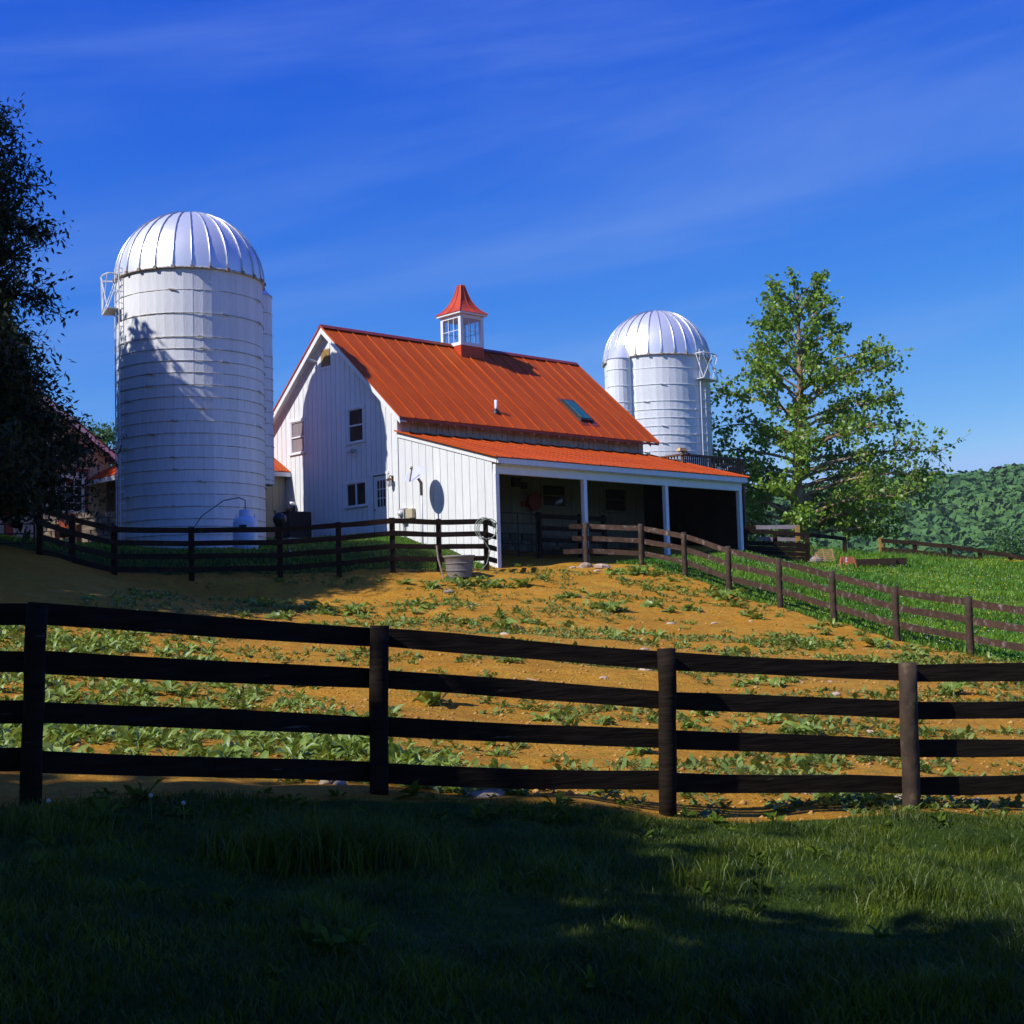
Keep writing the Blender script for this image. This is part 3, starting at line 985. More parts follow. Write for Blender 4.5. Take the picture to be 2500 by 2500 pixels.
def flood(loc, label, heads):
    t = thing('flood_light', label, 'flood light', loc, YAW)
    MB().box(-.03, 0, -.06, .06, -.05, .05).build('base', M['white_steel'], t)
    for (dv, dz, mat) in heads:
        MB().tube([(-.03, dv * .3, dz * .3), (-.10, dv, dz), (-.24, dv * 1.3, dz - .03)], [.02, .05, .085], 10).build('lamp_head', M[mat], t, True)


flood(tuple(W(-.032, 2.35, 6.58)), 'twin flood light below the upper right gable window', [(.12, -.04, 'white_steel'), (-.12, -.04, 'grey_box')])
flood(tuple(W(-.032, 6.05, 4.95)), 'flood light low on the sunlit left part of the barn gable', [(.16, -.16, 'brass'), (-.05, .06, 'white_steel')])
# utility box at the lean-to corner
ub = thing('utility_meter', 'grey utility meter box low at the corner of lean-to wall', 'meter', tuple(W(-.035, -.35, 4.05)), YAW)
MB().box(-.16, -.002, -.14, .16, -.22, .24).build('case', M['grey_box'], ub)
MB().lathe([(0, .10), (.09, .08), (.10, 0)], 14, (0, 0, 0)).build('dial', M['lamp_glass'], ub, True, loc=(-.17, 0, .08)).rotation_euler = (0, -PI / 2, 0)
MB().box(-.14, -.002, -.55, -.2, -.10, .20).build('side_box', M['tan'], ub)
MB().tube([(-.06, 0, -.22), (-.06, 0, -.9)], .03, 8).build('conduit', M['grey_box'], ub)

# ------------------------------------------------------------------ silos
def silo(label, axis, zb, zring, R, hoops, chute_ang, chute_z0, ladder_ang, plat_span, chute_r=.56, hoop_mat='hoop'):
    root = thing('silo', label, 'silo', (axis[0], axis[1], zb))
    H = zring - zb
    NS = 50
    wd = 2 * PI * R / NS
    # one shallow-curved stave column, turned round the axis
    s_ = MB()
    a = PI / NS
    e = .0002
    p = [(R * math.cos(-a + e), R * math.sin(-a + e)), (R * math.cos(a - e), R * math.sin(a - e)), ((R - .06) * math.cos(a - e), (R - .06) * math.sin(a - e)), ((R - .06) * math.cos(-a + e), (R - .06) * math.sin(-a + e))]
    s_.hexa([(x, y, -.4) for x, y in (p[3], p[0], p[1], p[2])] + [(x, y, H) for x, y in (p[3], p[0], p[1], p[2])])
    me = s_.mesh('stave', M['stave'])
    for k in range(NS):
        link('stave', me, root, (0, 0, 0), (0, 0, 2 * PI * k / NS), (1 + rng.uniform(-.002, .002),) * 2 + (1,))
    MB().lathe([(R - .061, -.4), (R - .061, H - .01)], 40).build('liner', M['gap'], root)
    for z in hoops:
        hm = MB()
        n_ = 64
        hm.lathe([(R + .002, -.011), (R + .020, -.008), (R + .023, 0), (R + .020, .008), (R + .002, .011)], n_, (0, 0, z - zb))
        ho = hm.build('hoop', M[hoop_mat], root, True)
        ho.rotation_euler = (rng.uniform(-.002, .002), rng.uniform(-.002, .002), 0)
        for q in range(3):
            t = rng.choice((-1.9, -1.57, -1.2, -.9, -2.3)) + rng.uniform(-.02, .02) + q * 2.1
            MB().beam(((R + .045) * math.cos(t - .05), (R + .045) * math.sin(t - .05), z - zb + .022), ((R + .045) * math.cos(t + .05), (R + .045) * math.sin(t + .05), z - zb - .022), .03, .035).build('turnbuckle', M[hoop_mat], ho)
    # dome in gores
    NG = 26
    g = MB()
    rows = 9
    vs_, fs_ = [], []
    aw = PI / NG
    for j in range(rows + 1):
        th = (PI / 2) * j / rows
        r, z = (R + .05) * math.cos(th), (R - .02) * math.sin(th)
        r = max(r, .05)
        for q in (-1, -.33, .33, 1):
            bul = 1.0 - .004 * (1 - abs(q))
            vs_.append((r * bul * math.cos(aw * q), r * bul * math.sin(aw * q), z))
    for j in range(rows):
        for q in range(3):
            fs_.append((j * 4 + q, j * 4 + q + 1, j * 4 + 5 + q, j * 4 + 4 + q))
    g.add(vs_, fs_)
    gme_ = g.mesh('dome_panel', M['dome'], True)
    rb = MB()
    pts = []
    for j in range(rows * 2 + 1):
        th = (PI / 2) * j / (rows * 2)
        pts.append(((R + .065) * math.cos(th) * math.cos(aw), (R + .065) * math.cos(th) * math.sin(aw), (R - .005) * math.sin(th)))
    rb.tube(pts, .022, 6)
    rme = rb.mesh('dome_rib', M['rib'], True)
    ft = MB().box(R + .05, R + .12, -.05, .05, -.05, .05).mesh('rib_foot', M['rust'])
    for k in range(NG):
        dp = link('dome_panel', gme_, root, (0, 0, H), (0, 0, 2 * PI * k / NG))
        link('dome_rib', rme, dp)
        link('rib_foot', ft, dp, (0, 0, -.01), (0, 0, aw))
    MB().lathe([(R + .002, -.05), (R + .07, -.05), (R + .07, .005), (R + .045, .012)], 60, (0, 0, H)).build('dome_ring', M['hoop'], root, True)
    MB().lathe([(.0, .06), (.15, .04), (.22, -.02)], 16, (0, 0, H + R)).build('dome_cap', M['dome'], root, True)
    # unloading chute with a sloped cap
    cx, cy = (R + .12) * math.cos(chute_ang), (R + .12) * math.sin(chute_ang)
    ch = MB()
    ztop = H - .12
    for k in range(12):
        t0, t1 = chute_ang - PI * .62 + k * PI * 1.24 / 12, chute_ang - PI * .62 + (k + 1) * PI * 1.24 / 12
        ch.hexa([(cx + rr * math.cos(t), cy + rr * math.sin(t), chute_z0 - zb) for rr, t in ((chute_r - .03, t0), (chute_r, t0), (chute_r, t1), (chute_r - .03, t1))] +
                [(cx + rr * math.cos(t), cy + rr * math.sin(t), ztop) for rr, t in ((chute_r - .03, t0), (chute_r, t0), (chute_r, t1), (chute_r - .03, t1))])
    cho = ch.build('chute', M['stave'], root)
    cc = MB()
    ap = Vector(((R * .80) * math.cos(chute_ang), (R * .80) * math.sin(chute_ang), H + .98))
    ring = [Vector((cx + (chute_r + .03) * math.cos(chute_ang - PI * .66 + k * PI * 1.32 / 16), cy + (chute_r + .03) * math.sin(chute_ang - PI * .66 + k * PI * 1.32 / 16), ztop + .0)) for k in range(17)]
    apx = [ap + (r_ - Vector((cx, cy, ztop))) * .10 for r_ in ring]
    cc.add(ring + apx, [(k, k + 1, 18 + k, 17 + k) for k in range(16)])
    cc.build('chute_cap', M['dome'], cho, True)
    for z in hoops:
        if z - zb < ztop - .1 and z > chute_z0 + .1:
            pts = [(cx + (chute_r + .012) * math.cos(chute_ang - PI * .6 + k * PI * 1.2 / 14), cy + (chute_r + .012) * math.sin(chute_ang - PI * .6 + k * PI * 1.2 / 14), z - zb) for k in range(15)]
            MB().tube(pts, .011, 5).build('chute_hoop', M[hoop_mat], cho)
    # ladder
    la = ladder_ang
    er, et = Vector((math.cos(la), math.sin(la), 0)), Vector((-math.sin(la), math.cos(la), 0))
    lo = MB()
    for s2 in (-.17, .17):
        lo.tube([tuple(er * (R + .14) + et * s2 + Vector((0, 0, .4))), tuple(er * (R + .14) + et * s2 + Vector((0, 0, H + .25)))], .022, 6)
    lad = lo.build('ladder', M['white_steel'], root)
    z = .6
    while z < H + .2:
        r_ = MB()
        r_.tube([tuple(er * (R + .14) + et * -.17 + Vector((0, 0, z))), tuple(er * (R + .14) + et * .17 + Vector((0, 0, z)))], .014, 5)
        r_.tube([tuple(er * (R + .0) + et * .17 + Vector((0, 0, z + .03))), tuple(er * (R + .16) + et * .17 + Vector((0, 0, z + .03)))], .016, 5)
        r_.build('rung', M['white_steel'], lad)
        z += .385
    # platform with hoop rail and crossed braces
    q0, q1 = plat_span
    pl = MB()
    zp = H - 1.10
    A = lambda ang, r, zz: Vector((r * math.cos(ang), r * math.sin(ang), zz))
    r0, r1 = R + .06, R + .46
    pl.hexa([A(q0, r0, zp), A(q0, r1, zp), A(q1, r1, zp), A(q1, r0, zp), A(q0, r0, zp + .03), A(q0, r1, zp + .03), A(q1, r1, zp + .03), A(q1, r0, zp + .03)])
    plo = pl.build('platform', M['white_steel'], root)
    hr_ = MB()
    hr_.tube([A(q0, R + .05, H + .05)] + [A(q0 + (q1 - q0) * k / 8, R + .42 + .08 * math.sin(PI * k / 8), H + .05) for k in range(9)] + [A(q1, R + .05, H + .05)], .028, 6)
    hr_.build('hoop_rail', M['white_steel'], plo)
    br = MB()
    qm = (q0 + q1) / 2
    for a_, b_ in (((q0, r1, zp), (qm, r1 + .05, H + .05)), ((qm, r1, zp), (q0, r1, H + .05)), ((q1, r1, zp), (qm, r1 + .05, H + .05)), ((qm, r1, zp), (q1, r1, H + .05)), ((q0, r1, zp), (q0, R + .05, H + .05)), ((q1, r1, zp), (q1, R + .05, H + .05))):
        br.tube([A(*a_), A(*b_)], .017, 5)
    br.build('brace', M['white_steel'], plo)
    return root


ZL = 12.02
hL = [ZL - .74, ZL - 1.49, ZL - 2.26]
z = hL[-1]
while z > 4.3:
    z -= .388
    hL.append(z)
while z > 3.1:
    z -= .255
    hL.append(z)
SLX, SLY = -10.59, 48.3
silo('tall white silo nearest the camera with tree shadow across it', (SLX, SLY), 2.75, ZL, 2.40, hL, math.radians(41), 5.35, math.radians(-144), (math.radians(-169), math.radians(-144)))
ZL2 = 12.14
hR = [ZL2 - .62, ZL2 - 1.36, ZL2 - 2.10] + [ZL2 - 2.10 - .372 * k for k in range(1, 19)]
silo('white silo behind the far end of the barn by the tree', (6.79, 66.0), 3.0, ZL2, 2.38, hR, math.radians(-137), 4.6, math.radians(-43), (math.radians(-50), math.radians(-22)), hoop_mat='hoop_white')

# ------------------------------------------------------------------ satellite dish
dr_ = ray(1030, 1240)
dk_ = float(((BC - .62 * DX) @ DX) / (dr_ @ DX))
dp_ = dr_ * dk_
dz0 = hz(dp_[0], dp_[1])
sd_ = thing('satellite_dish', 'white satellite dish on a pole before the lean-to end wall', 'satellite dish', (dp_[0], dp_[1], dz0))
top = 4.92 - dz0
MB().tube([(0, 0, -.3), (0, 0, top)], .035, 10).build('pole', M['white_steel'], sd_, True)
dishn = Vector((-.38, -.55, .74)).normalized()
dq = dishn.to_track_quat('Z', 'X')
prof = [(.0, 0), (.12, .006), (.24, .024), (.34, .048), (.42, .074), (.425, .072), (.33, .035), (.20, .008), (.0, -.014)]
dd_ = MB().lathe(prof, 36).build('reflector', M['dish'], sd_, True, loc=(-.16, -.02, top + .30))
dd_.rotation_mode = 'QUATERNION'
dd_.rotation_quaternion = dq
dd_.scale = (.98, .88, .9)
c0 = Vector((-.16, -.02, top + .30))
low = c0 - (Vector((0, 0, 1)) - dishn * dishn.z).normalized() * .40 + dishn * .07
MB().beam(tuple(low), tuple(c0 + dishn * .42 + Vector((.04, 0, -.12))), .05, .035).build('feed_arm', M['rust'], sd_)
MB().tube([tuple(c0 + dishn * .46 + Vector((.04, 0, -.15))), tuple(c0 + dishn * .38 + Vector((.03, 0, -.02)))], [.05, .035], 8).build('feed_horn', M['rust'], sd_)
MB().tube([(0, 0, top - .35), (.0, 0, top + .05), tuple(c0 - dishn * .02)], [.045, .05, .04], 8).build('mount', M['rust'], sd_)

# ------------------------------------------------------------------ deck behind the lean-to
dk = thing('deck', 'brown wooden deck with slatted railing at the far end of barn', 'deck', tuple(W(12.35, -2.0, 0)), YAW)
MB().box(0, 3.75, 0, 4.2, 5.62, 5.75).build('floor', M['deck_wood'], dk)
MB().box(-.06, 3.80, -.10, .08, 6.68, 6.75).build('handrail', M['deck_wood'], dk)
MB().box(-.08, .09, .081, 4.2, 6.685, 6.745).build('handrail', M['deck_wood'], dk)
MB().box(.05, 3.7, -.02, .02, 5.80, 5.87).build('bottom_rail', M['deck_wood'], dk)
for u in (0.0, 1.85, 3.68):
    MB().box(u, u + .10, -.04, .06, hz(*W(12.35 + u, -2, 0)[:2]) - .2, 6.679).build('post', M['deck_wood'], dk)
MB().box(3.65, 3.75, 4.05, 4.15, 2.6, 6.679).build('post', M['deck_wood'], dk)
bal = MB().box(0, .042, -.021, .021, 5.75, 6.679).mesh('baluster', M['deck_wood'])
for k in range(30):
    u = .14 + k * .118
    if abs(u - 1.88) > .07:
        link('baluster', bal, dk, (u, -.043 - .0, 0))
for k in range(26):
    link('baluster', bal, dk, (.0, .25 + k * .15, 0))
bh_ = thing('bird_feeder', 'small yellow bird feeder on a post at the deck corner', 'bird feeder', tuple(W(12.75, -1.7, 6.0)), YAW)
MB().tube([(0, 0, -.2), (0, 0, .88)], .03, 8).build('stand', M['mid_wood'], bh_)
MB().box(-.28, .22, -.12, .12, .88, .90).build('tray', M['pallet'], bh_)
MB().hexa([(-.26, -.10, .901), (.2, -.10, .901), (.2, .10, .901), (-.26, .10, .901), (-.20, -.06, 1.02), (.14, -.06, 1.02), (.14, .06, 1.02), (-.20, .06, 1.02)]).build('feeder_box', M['louvre'], bh_)
tb_ = thing('deck_chair', 'dark chair back showing over the deck railing', 'chair', tuple(W(13.5, -1.3, 5.75)), YAW)
MB().tube([(-.3, 0, .3), (-.3, 0, 1.14), (-.1, 0, 1.20), (.25, 0, 1.13), (.3, 0, .3)], .025, 6).build('back_frame', M['black_metal'], tb_)
MB().box(-.32, .32, -.45, 0, .38, .43).build('seat', M['black_metal'], tb_)
for a, b_ in ((-.3, -.43), (.3, -.43), (-.3, -.02), (.3, -.02)):
    MB().box(a - .02, a + .02, b_ - .02, b_ + .02, 0, .379).build('leg', M['black_metal'], tb_)

# ------------------------------------------------------------------ connector and left building
cn = thing('connector_building', 'low tan building with red roof between silo and barn', 'building', tuple(BC), YAW)
V0, V1, UA = 6.62, 12.1, -4.4
zc = 6.20
for i in range(15):
    u0, u1 = UA + i * (-UA - .05) / 15, UA + (i + 1) * (-UA - .05) / 15
    MB().box(u0 + .006, u1 - .006, V0, V0 + .03, 2.9, zc).build('board', M['tan'], cn)
MB().box(UA + .02, -.05, V0 + .031, V0 + .08, 2.7, zc).build('sheathing', M['gap'], cn)
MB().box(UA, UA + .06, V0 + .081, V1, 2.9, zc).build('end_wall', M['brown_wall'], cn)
zp_, um = 8.05, 9.36
rf = MB()
ov = .35
e0, e1, ea = V0 - ov, V1 + ov, UA - .75
rf.add([(ea, e0, zc), (-.04, e0, zc), (-.04, um, zp_), (UA + 1.9, um, zp_), (ea, e1, zc), (-.04, e1, zc)], [(0, 1, 2, 3), (4, 0, 3), (5, 4, 3, 2)])
rf.add([(ea, e0, zc - .03), (-.04, e0, zc - .03), (-.04, um, zp_ - .03), (UA + 1.9, um, zp_ - .03), (ea, e1, zc - .03), (-.04, e1, zc - .03)], [(3, 2, 1, 0), (3, 0, 4), (2, 3, 4, 5)])
rfo = rf.build('roof', M['roof_red'], cn)
for k in range(14):
    v = e0 + .2 + k * (e1 - e0 - .4) / 13
    # ribs on the hip end, running up towards the hip lines
    t = 1 - abs(v - um) / (um - e0)
    MB().beam((ea, v, zc + .02), (ea + (UA + 1.9 - ea) * t, v, zc + (zp_ - zc) * t + .02), .035, .04).build('seam', M['cup_red'], rfo)
for k in range(9):
    u = ea + .3 + k * .55
    t = min(1, (u - ea) / (UA + 1.9 - ea))
    MB().beam((u, e0, zc + .02), (u, e0 + (um - e0) * t, zc + (zp_ - zc) * t + .02), .035, .04).build('seam', M['cup_red'], rfo)
MB().box(ea, -.06, e0 - .02, e0 + .005, zc - .19, zc - .032).build('fascia', M['white_trim'], cn)
MB().box(ea - .03, ea - .004, e0, e1, zc - .20, zc - .034).build('fascia', M['white_trim'], cn)
# red board door with white diagonal stripes on the end wall
dr2 = MB().box(UA - .05, UA - .005, 9.0, 10.3, 3.8, 5.35).build('door', M['red_trim'], cn)
for k in range(9):
    z0 = 3.75 + k * .24
    a, b_ = max(9.02, 9.02 + (3.82 - z0) * 1.0), min(10.28, 9.02 + (5.33 - z0))
    if b_ > a + .05:
        MB().beam((UA - .056, a, z0 + (a - 9.02)), (UA - .056, b_, z0 + (b_ - 9.02)), .02, .01, up=(1, 0, 0)).build('stripe', M['white_trim'], dr2)
MB().box(UA - .10, UA - .02, 7.5, 12.0, 3.55, 3.72).build('sill_stone', M['white_wood'], cn)

lb = thing('farm_building', 'white gabled outbuilding with red trim behind the big dark tree', 'building', tuple(W(-4.27, 12.19, 0)), YAW)
AP, ZA, ZEv = -4.4, 10.40, 7.28
lz = lambda s: ZA - (ZA - ZEv) * abs(s - AP) / 4.4
LHo = [(-2.16, -.98, 4.95, 6.32)]
nbl = 22
for i in range(nbl):
    s0, s1 = -8.8 + i * .4 + .008, -8.8 + (i + 1) * .4 - .008
    for (a, c, z0, za, zc2) in rects_minus(s0, s1, 3.2, lambda q: lz(q) - .12, LHo):
        MB().hexa([(a, -.03, z0), (c, -.03, z0), (c, 0, z0), (a, 0, z0), (a, -.03, za), (c, -.03, zc2), (c, 0, zc2), (a, 0, za)]).build('board', M['tan'] if s0 > -1.3 else M['dull_cream'], lb)
MB().prism([(-8.75, .002, 3.0), (-.05, .002, 3.0), (-.05, .002, lz(0) - .16), (AP, .002, ZA - .16), (-8.75, .002, lz(-8.8) - .16)], (0, .08, 0)).build('sheathing', M['gap'], lb)
MB().box(-.10, -.02, .083, 11.0, 3.0, ZEv - .12).build('side_wall', M['white_wood'], lb)
MB().box(-8.78, -8.70, .083, 11.0, 3.0, ZEv - .12).build('side_wall', M['white_wood'], lb)
MB().box(-8.70, -.10, 10.9, 11.0, 3.0, ZEv - .12).build('rear_wall', M['white_wood'], lb)
wl_ = window(lb, -2.08, -1.06, 5.02, 6.25, M['glass_dark'], (3, 4), 'v', 0.0)
tr_ = MB()
for a in ((-2.30, -2.17), (-.97, -.84)):
    tr_.box(a[0], a[1], -.05, -.031, 4.85, 6.50)
tr_.box(-2.31, -.83, -.052, -.031, 4.72, 4.85)
tr_.box(-2.31, -.83, -.052, -.031, 6.50, 6.62)
tr_.build('red_casing', M['red_trim'], wl_)
for sgn in (-1, 1):
    se = AP + sgn * 4.85
    ze = lz(AP + sgn * 4.4) - .32
    MB().hexa([(AP, -.40, ZA - .22), (AP, -.36, ZA - .22), (se, -.36, ze - .22), (se, -.40, ze - .22), (AP, -.40, ZA - .02), (AP, -.36, ZA - .02), (se, -.36, ze - .02), (se, -.40, ze - .02)]).build('rake_board', M['white_trim'], lb)
    MB().hexa([(AP, -.43, ZA - .015), (AP, 11.2, ZA - .015), (se, 11.2, ze - .015), (se, -.43, ze - .015), (AP, -.43, ZA + .03), (AP, 11.2, ZA + .03), (se, 11.2, ze + .03), (se, -.43, ze + .03)]).build('roof', M['roof_trim'], lb)
MB().box(-4.08, -3.80, -.16, -.032, 3.3, 6.9).build('red_post', M['red_trim'], lb)
window(lb, -5.4, -4.4, 4.6, 6.3, M['glass_dark'], (2, 3), 'v', -.032)

# ------------------------------------------------------------------ fences
def wavy_rail(parent, a, b, w, h, mat, name='rail', seg=4, amp=.012):
    a, b = Vector(a), Vector(b)
    d = (b - a)
    dn_ = d.normalized()
    side = dn_.cross(Vector((0, 0, 1))).normalized() * (w / 2)
    vs_, fs_ = [], []
    ph = rng.uniform(0, 6)
    for i in range(seg + 1):
        t = i / seg
        p = a + d * t + Vector((0, 0, amp * math.sin(ph + t * 4.2) + rng.uniform(-.25, .25) * amp))
        hh = h / 2 + rng.uniform(-.004, .004)
        vs_ += [p - side + Vector((0, 0, -hh)), p + side + Vector((0, 0, -hh)), p + side + Vector((0, 0, hh)), p - side + Vector((0, 0, hh))]
    for i in range(seg):
        for k in range(4):
            k2 = (k + 1) % 4
            fs_.append((4 * i + k, 4 * i + k2, 4 * i + 4 + k2, 4 * i + 4 + k))
    fs_ += [(3, 2, 1, 0), tuple(4 * seg + k for k in range(4))]
    m_ = MB()
    m_.add(vs_, fs_)
    o = tuple(a)
    return m_.build(name, mat, parent, org=tuple(parent.location))


def round_post(parent, base, top, r, mat, n=10, name='post'):
    b, t = Vector(base), Vector(top)
    m_ = MB()
    pts = [b + (t - b) * k / 5 + Vector((rng.uniform(-.006, .006), rng.uniform(-.006, .006), 0)) for k in range(6)]
    m_.tube([tuple(p) for p in pts], [r * rng.uniform(.96, 1.04) for _ in pts], n)
    return m_.build(name, mat, parent, True, org=tuple(parent.location))


# foreground fence: pixel heights of the rails at each post give the rail lines
ff = thing('board_fence', 'dark four-board fence crossing the foreground in front of the dirt paddock', 'fence', tuple(FPOST[1]))
prow = [(-850, 2010, 9.0, 1495, (1505, 1615, 1735, 1855)), (70, 1975, 9.8, 1478, (1498, 1615, 1737, 1856)), (925, 1962, 11.2, 1527, (1556, 1658, 1774, 1889)), (1628, 1992, 11.9, 1583, (1613, 1709, 1804, 1907)), (2225, 2003, 12.6, 1618, (1643, 1734, 1828, 1919)), (2780, 1980, 13.1, 1612, (1640, 1733, 1822, 1905))]
tops = []
for px, pb, dep, pt, rl in prow:
    b_, t_ = at(px, pb, dep), at(px + (pt - pb) * -.002, pt, dep)
    b_[2] = min(b_[2], hz(b_[0], b_[1])) - .15
    lean = {70: 34, 2225: -16}.get(px, 0)
    t_ = at(px + lean * (1 if px == 70 else 1) * .6, pt, dep)
    round_post(ff, b_, t_, .072 if px < 2000 else .078, M['dark_wood'] if px < 2000 else M['brown_post'], 12)
    tops.append([at(px, y, dep + .11) for y in rl])
for i in range(len(prow) - 1):
    for k in range(4):
        wavy_rail(ff, tops[i][k], tops[i + 1][k], .035, .150 + rng.uniform(-.006, .006), M['dark_wood'], amp=.005 if k < 3 else .012)

# weathered three-rail fence climbing to the shed on the right
pf = thing('rail_fence', 'weathered brown three-rail fence climbing from right edge to the shed', 'fence', tuple(PPOST[3]))
rows_ = []
last = PPOST[7] + (PPOST[7] - PPOST[6]) * 1.0
for i, p in enumerate(PPOST + [last]):
    zg = hz(p[0], p[1])
    zb2 = min(p[2], zg)
    round_post(pf, (p[0], p[1], zb2 - .2), (p[0], p[1], p[2] + 1.32 + (.02 if i % 2 else 0)), .085, M['brown_post'], 10)
    rows_.append([np.array([p[0] + .02, p[1] + .11, p[2] + h]) for h in (1.21, .82, .42)])
for i in range(len(rows_) - 1):
    for k in range(3):
        wavy_rail(pf, rows_[i][k], rows_[i + 1][k], .04, .155, M['brown_wood'], amp=.008)
for k, xp in enumerate((1390, 1398, 1376)):
    a = rows_[0][k]
    e_ = at(xp, 1282 + 32 * k, a[1] - .1)
    e_[2] = a[2] + (-.0, .02, -.01)[k]
    wavy_rail(pf, e_, a, .04, .15, M['brown_wood'], amp=.004)

# enclosure fence in front of the silo and gable
ef = thing('enclosure_fence', 'dark board fence running in front of the silo and barn gable', 'fence', tuple(EPOST[4]))
erow = []
etop = [1233, 1258, 1285, 1287, 1285, 1275, 1264, 1267, 1266]
for (px, pb, dep), yt in zip(EE, etop):
    t_ = at(px, yt, dep)
    zg = hz(t_[0], t_[1])
    MBp = MB().box(t_[0] - .075, t_[0] + .075, t_[1] - .06, t_[1] + .06, zg - .25, t_[2])
    MBp.build('post', M['mid_wood'], ef, org=tuple(ef.location))
    erow.append([np.array([t_[0], t_[1] - .085, t_[2] - .10 - .365 * k]) for k in range(4)])
for i in range(len(erow) - 1):
    for k in range(4):
        wavy_rail(ef, erow[i][k], erow[i + 1][k], .035, .15, M['mid_wood'], amp=.006)
a = erow[-1]
cpt = W(0, -4.95, 0)
for k in range(4):
    wavy_rail(ef, a[k], np.array([cpt[0] - .1, cpt[1] - .25, a[k][2]]), .035, .15, M['mid_wood'], amp=.003)


def pipe_gate(label, p0, p1, zb, zt, bars, mat, posts=False):
    g = thing('pipe_gate', label, 'gate', (p0[0], p0[1], zb))
    a, b_ = Vector((0, 0, 0)), Vector((p1[0] - p0[0], p1[1] - p0[1], p1[2] - p0[2] if len(p1) > 2 else 0))
    h = zt - zb
    d = b_.normalized() * .16
    up = Vector((0, 0, 1))
    MB().tube([tuple(a), tuple(a + up * (h - .16)), tuple(a + up * (h - .05) + d * .3), tuple(a + up * h + d), tuple(b_ + up * h - d), tuple(b_ + up * (h - .05) - d * .3), tuple(b_ + up * (h - .16)), tuple(b_)], .028, 8, False).build('frame', mat, g, True)
    for k in range(bars):
        z_ = h * (k + .25) / (bars + .25)
        MB().tube([tuple(a + up * z_), tuple(b_ + up * z_)], .02, 6).build('bar', mat, g)
    m_ = (a + b_) / 2
    MB().tube([tuple(m_), tuple(m_ + up * h)], .02, 6).build('upright', mat, g)
    return g


e0p = at(84, 1238, 38.0)
g0p = at(-200, 1240, 37.0)
zg0 = hz(e0p[0], e0p[1])
pipe_gate('black pipe gate left of the enclosure fence by the red post', g0p, e0p, at(84, 1335, 38)[2], at(84, 1235, 38)[2], 4, M['black_pipe'])
# gate and fence in the shade of the lean-to
gA, gB = W(1.6, -3.2, 0), W(3.3, -3.2, 0)
pipe_gate('dark pipe gate in the shade under the shed roof', gA, gB, 2.55, 4.0, 4, M['black_pipe'])
sf = thing('shed_fence', 'dark board fence under the shed roof beside the pipe gate', 'fence', tuple(W(3.4, -3.2, 2.4)), YAW)
for u in (-3.2, -1.95, .0, 2.0, 3.2):
    MB().box(u - .07, u + .07, -.07, .07, 0, 1.66).build('post', M['mid_wood'], sf)
for k in range(4):
    MB().box(.08, 3.2, -.11, -.073, .25 + k * .40, .40 + k * .40).build('rail', M['mid_wood'], sf)
    MB().box(-3.3, -1.9, -.11, -.073, .25 + k * .36, .40 + k * .36).build('rail', M['mid_wood'], sf)

# far fence along the meadow crest
rf_ = thing('crest_fence', 'two-rail dark fence along the far meadow crest at right', 'fence', tuple(at(2150, 1372, 62)))
cp = [(2150, 1316, 62.0, 1376), (2233, 1323, 61.5, 1378), (2317, 1331, 61.0, 1380), (2392, 1342, 60.5, 1384), (2467, 1354, 60.0, 1392), (2560, 1376, 59.0, 1410)]
prev = None
for i, (px, yt, dep, yb) in enumerate(cp):
    t_ = at(px, yt, dep)
    bz = min(hz(t_[0], t_[1]), at(px, yb, dep)[2])
    MB().box(t_[0] - .08, t_[0] + .08, t_[1] - .07, t_[1] + .07, bz - .2, t_[2] + .06).build('post', M['yellow_post'] if i == 0 else M['mid_wood'], rf_, org=tuple(rf_.location))
    cur = [np.array([t_[0], t_[1] - .1, t_[2] - .06]), np.array([t_[0], t_[1] - .1, t_[2] - .44])]
    if prev is not None:
        for k in range(2):
            wavy_rail(rf_, prev[k], cur[k], .04, .17, M['mid_wood'], amp=.006)
    prev = cur

# pen and boards beside the shed
pn = thing('board_pen', 'dark plank pen with a white top board right of the shed', 'pen', tuple(at(1880, 1360, 57)))


def seg(px0, y0, px1, y1, dep0, dep1, h, mat, name, th=.05):
    a, b_ = at(px0, y0, dep0), at(px1, y1, dep1)
    wavy_rail(pn, a, b_, th, h, M[mat], name, 4, .006)


for k in range(4):
    seg(1815, 1325 + 11 * k, 1975, 1332 + 11 * k, 56.6, 57.2, .165, 'mid_wood', 'plank')
seg(1818, 1288, 1845, 1288, 57.4, 57.5, .15, 'mid_wood', 'rail')
seg(1845, 1287, 1952, 1287, 57.9, 58.2, .16, 'grey_board', 'rail')
seg(1818, 1296, 1975, 1306, 57.3, 57.8, .15, 'mid_wood', 'rail')
seg(1850, 1314, 1945, 1318, 58.3, 58.6, .14, 'grey_board', 'rail')
seg(1975, 1306, 2065, 1316, 58.0, 60.0, .15, 'mid_wood', 'rail')
for px, yt, yb, mat, dep in ((1820, 1292, 1352, 'mid_wood', 57.5), (1892, 1296, 1352, 'mid_wood', 57.7), (1947, 1284, 1345, 'yellow_post', 57.9), (1971, 1306, 1345, 'mid_wood', 57.5), (2062, 1315, 1352, 'mid_wood', 60.0)):
    t_ = at(px, yt, dep)
    MB().box(t_[0] - .08, t_[0] + .08, t_[1] - .01, t_[1] + .12, hz(t_[0], t_[1]) - .3, t_[2]).build('post', M[mat], pn, org=tuple(pn.location))

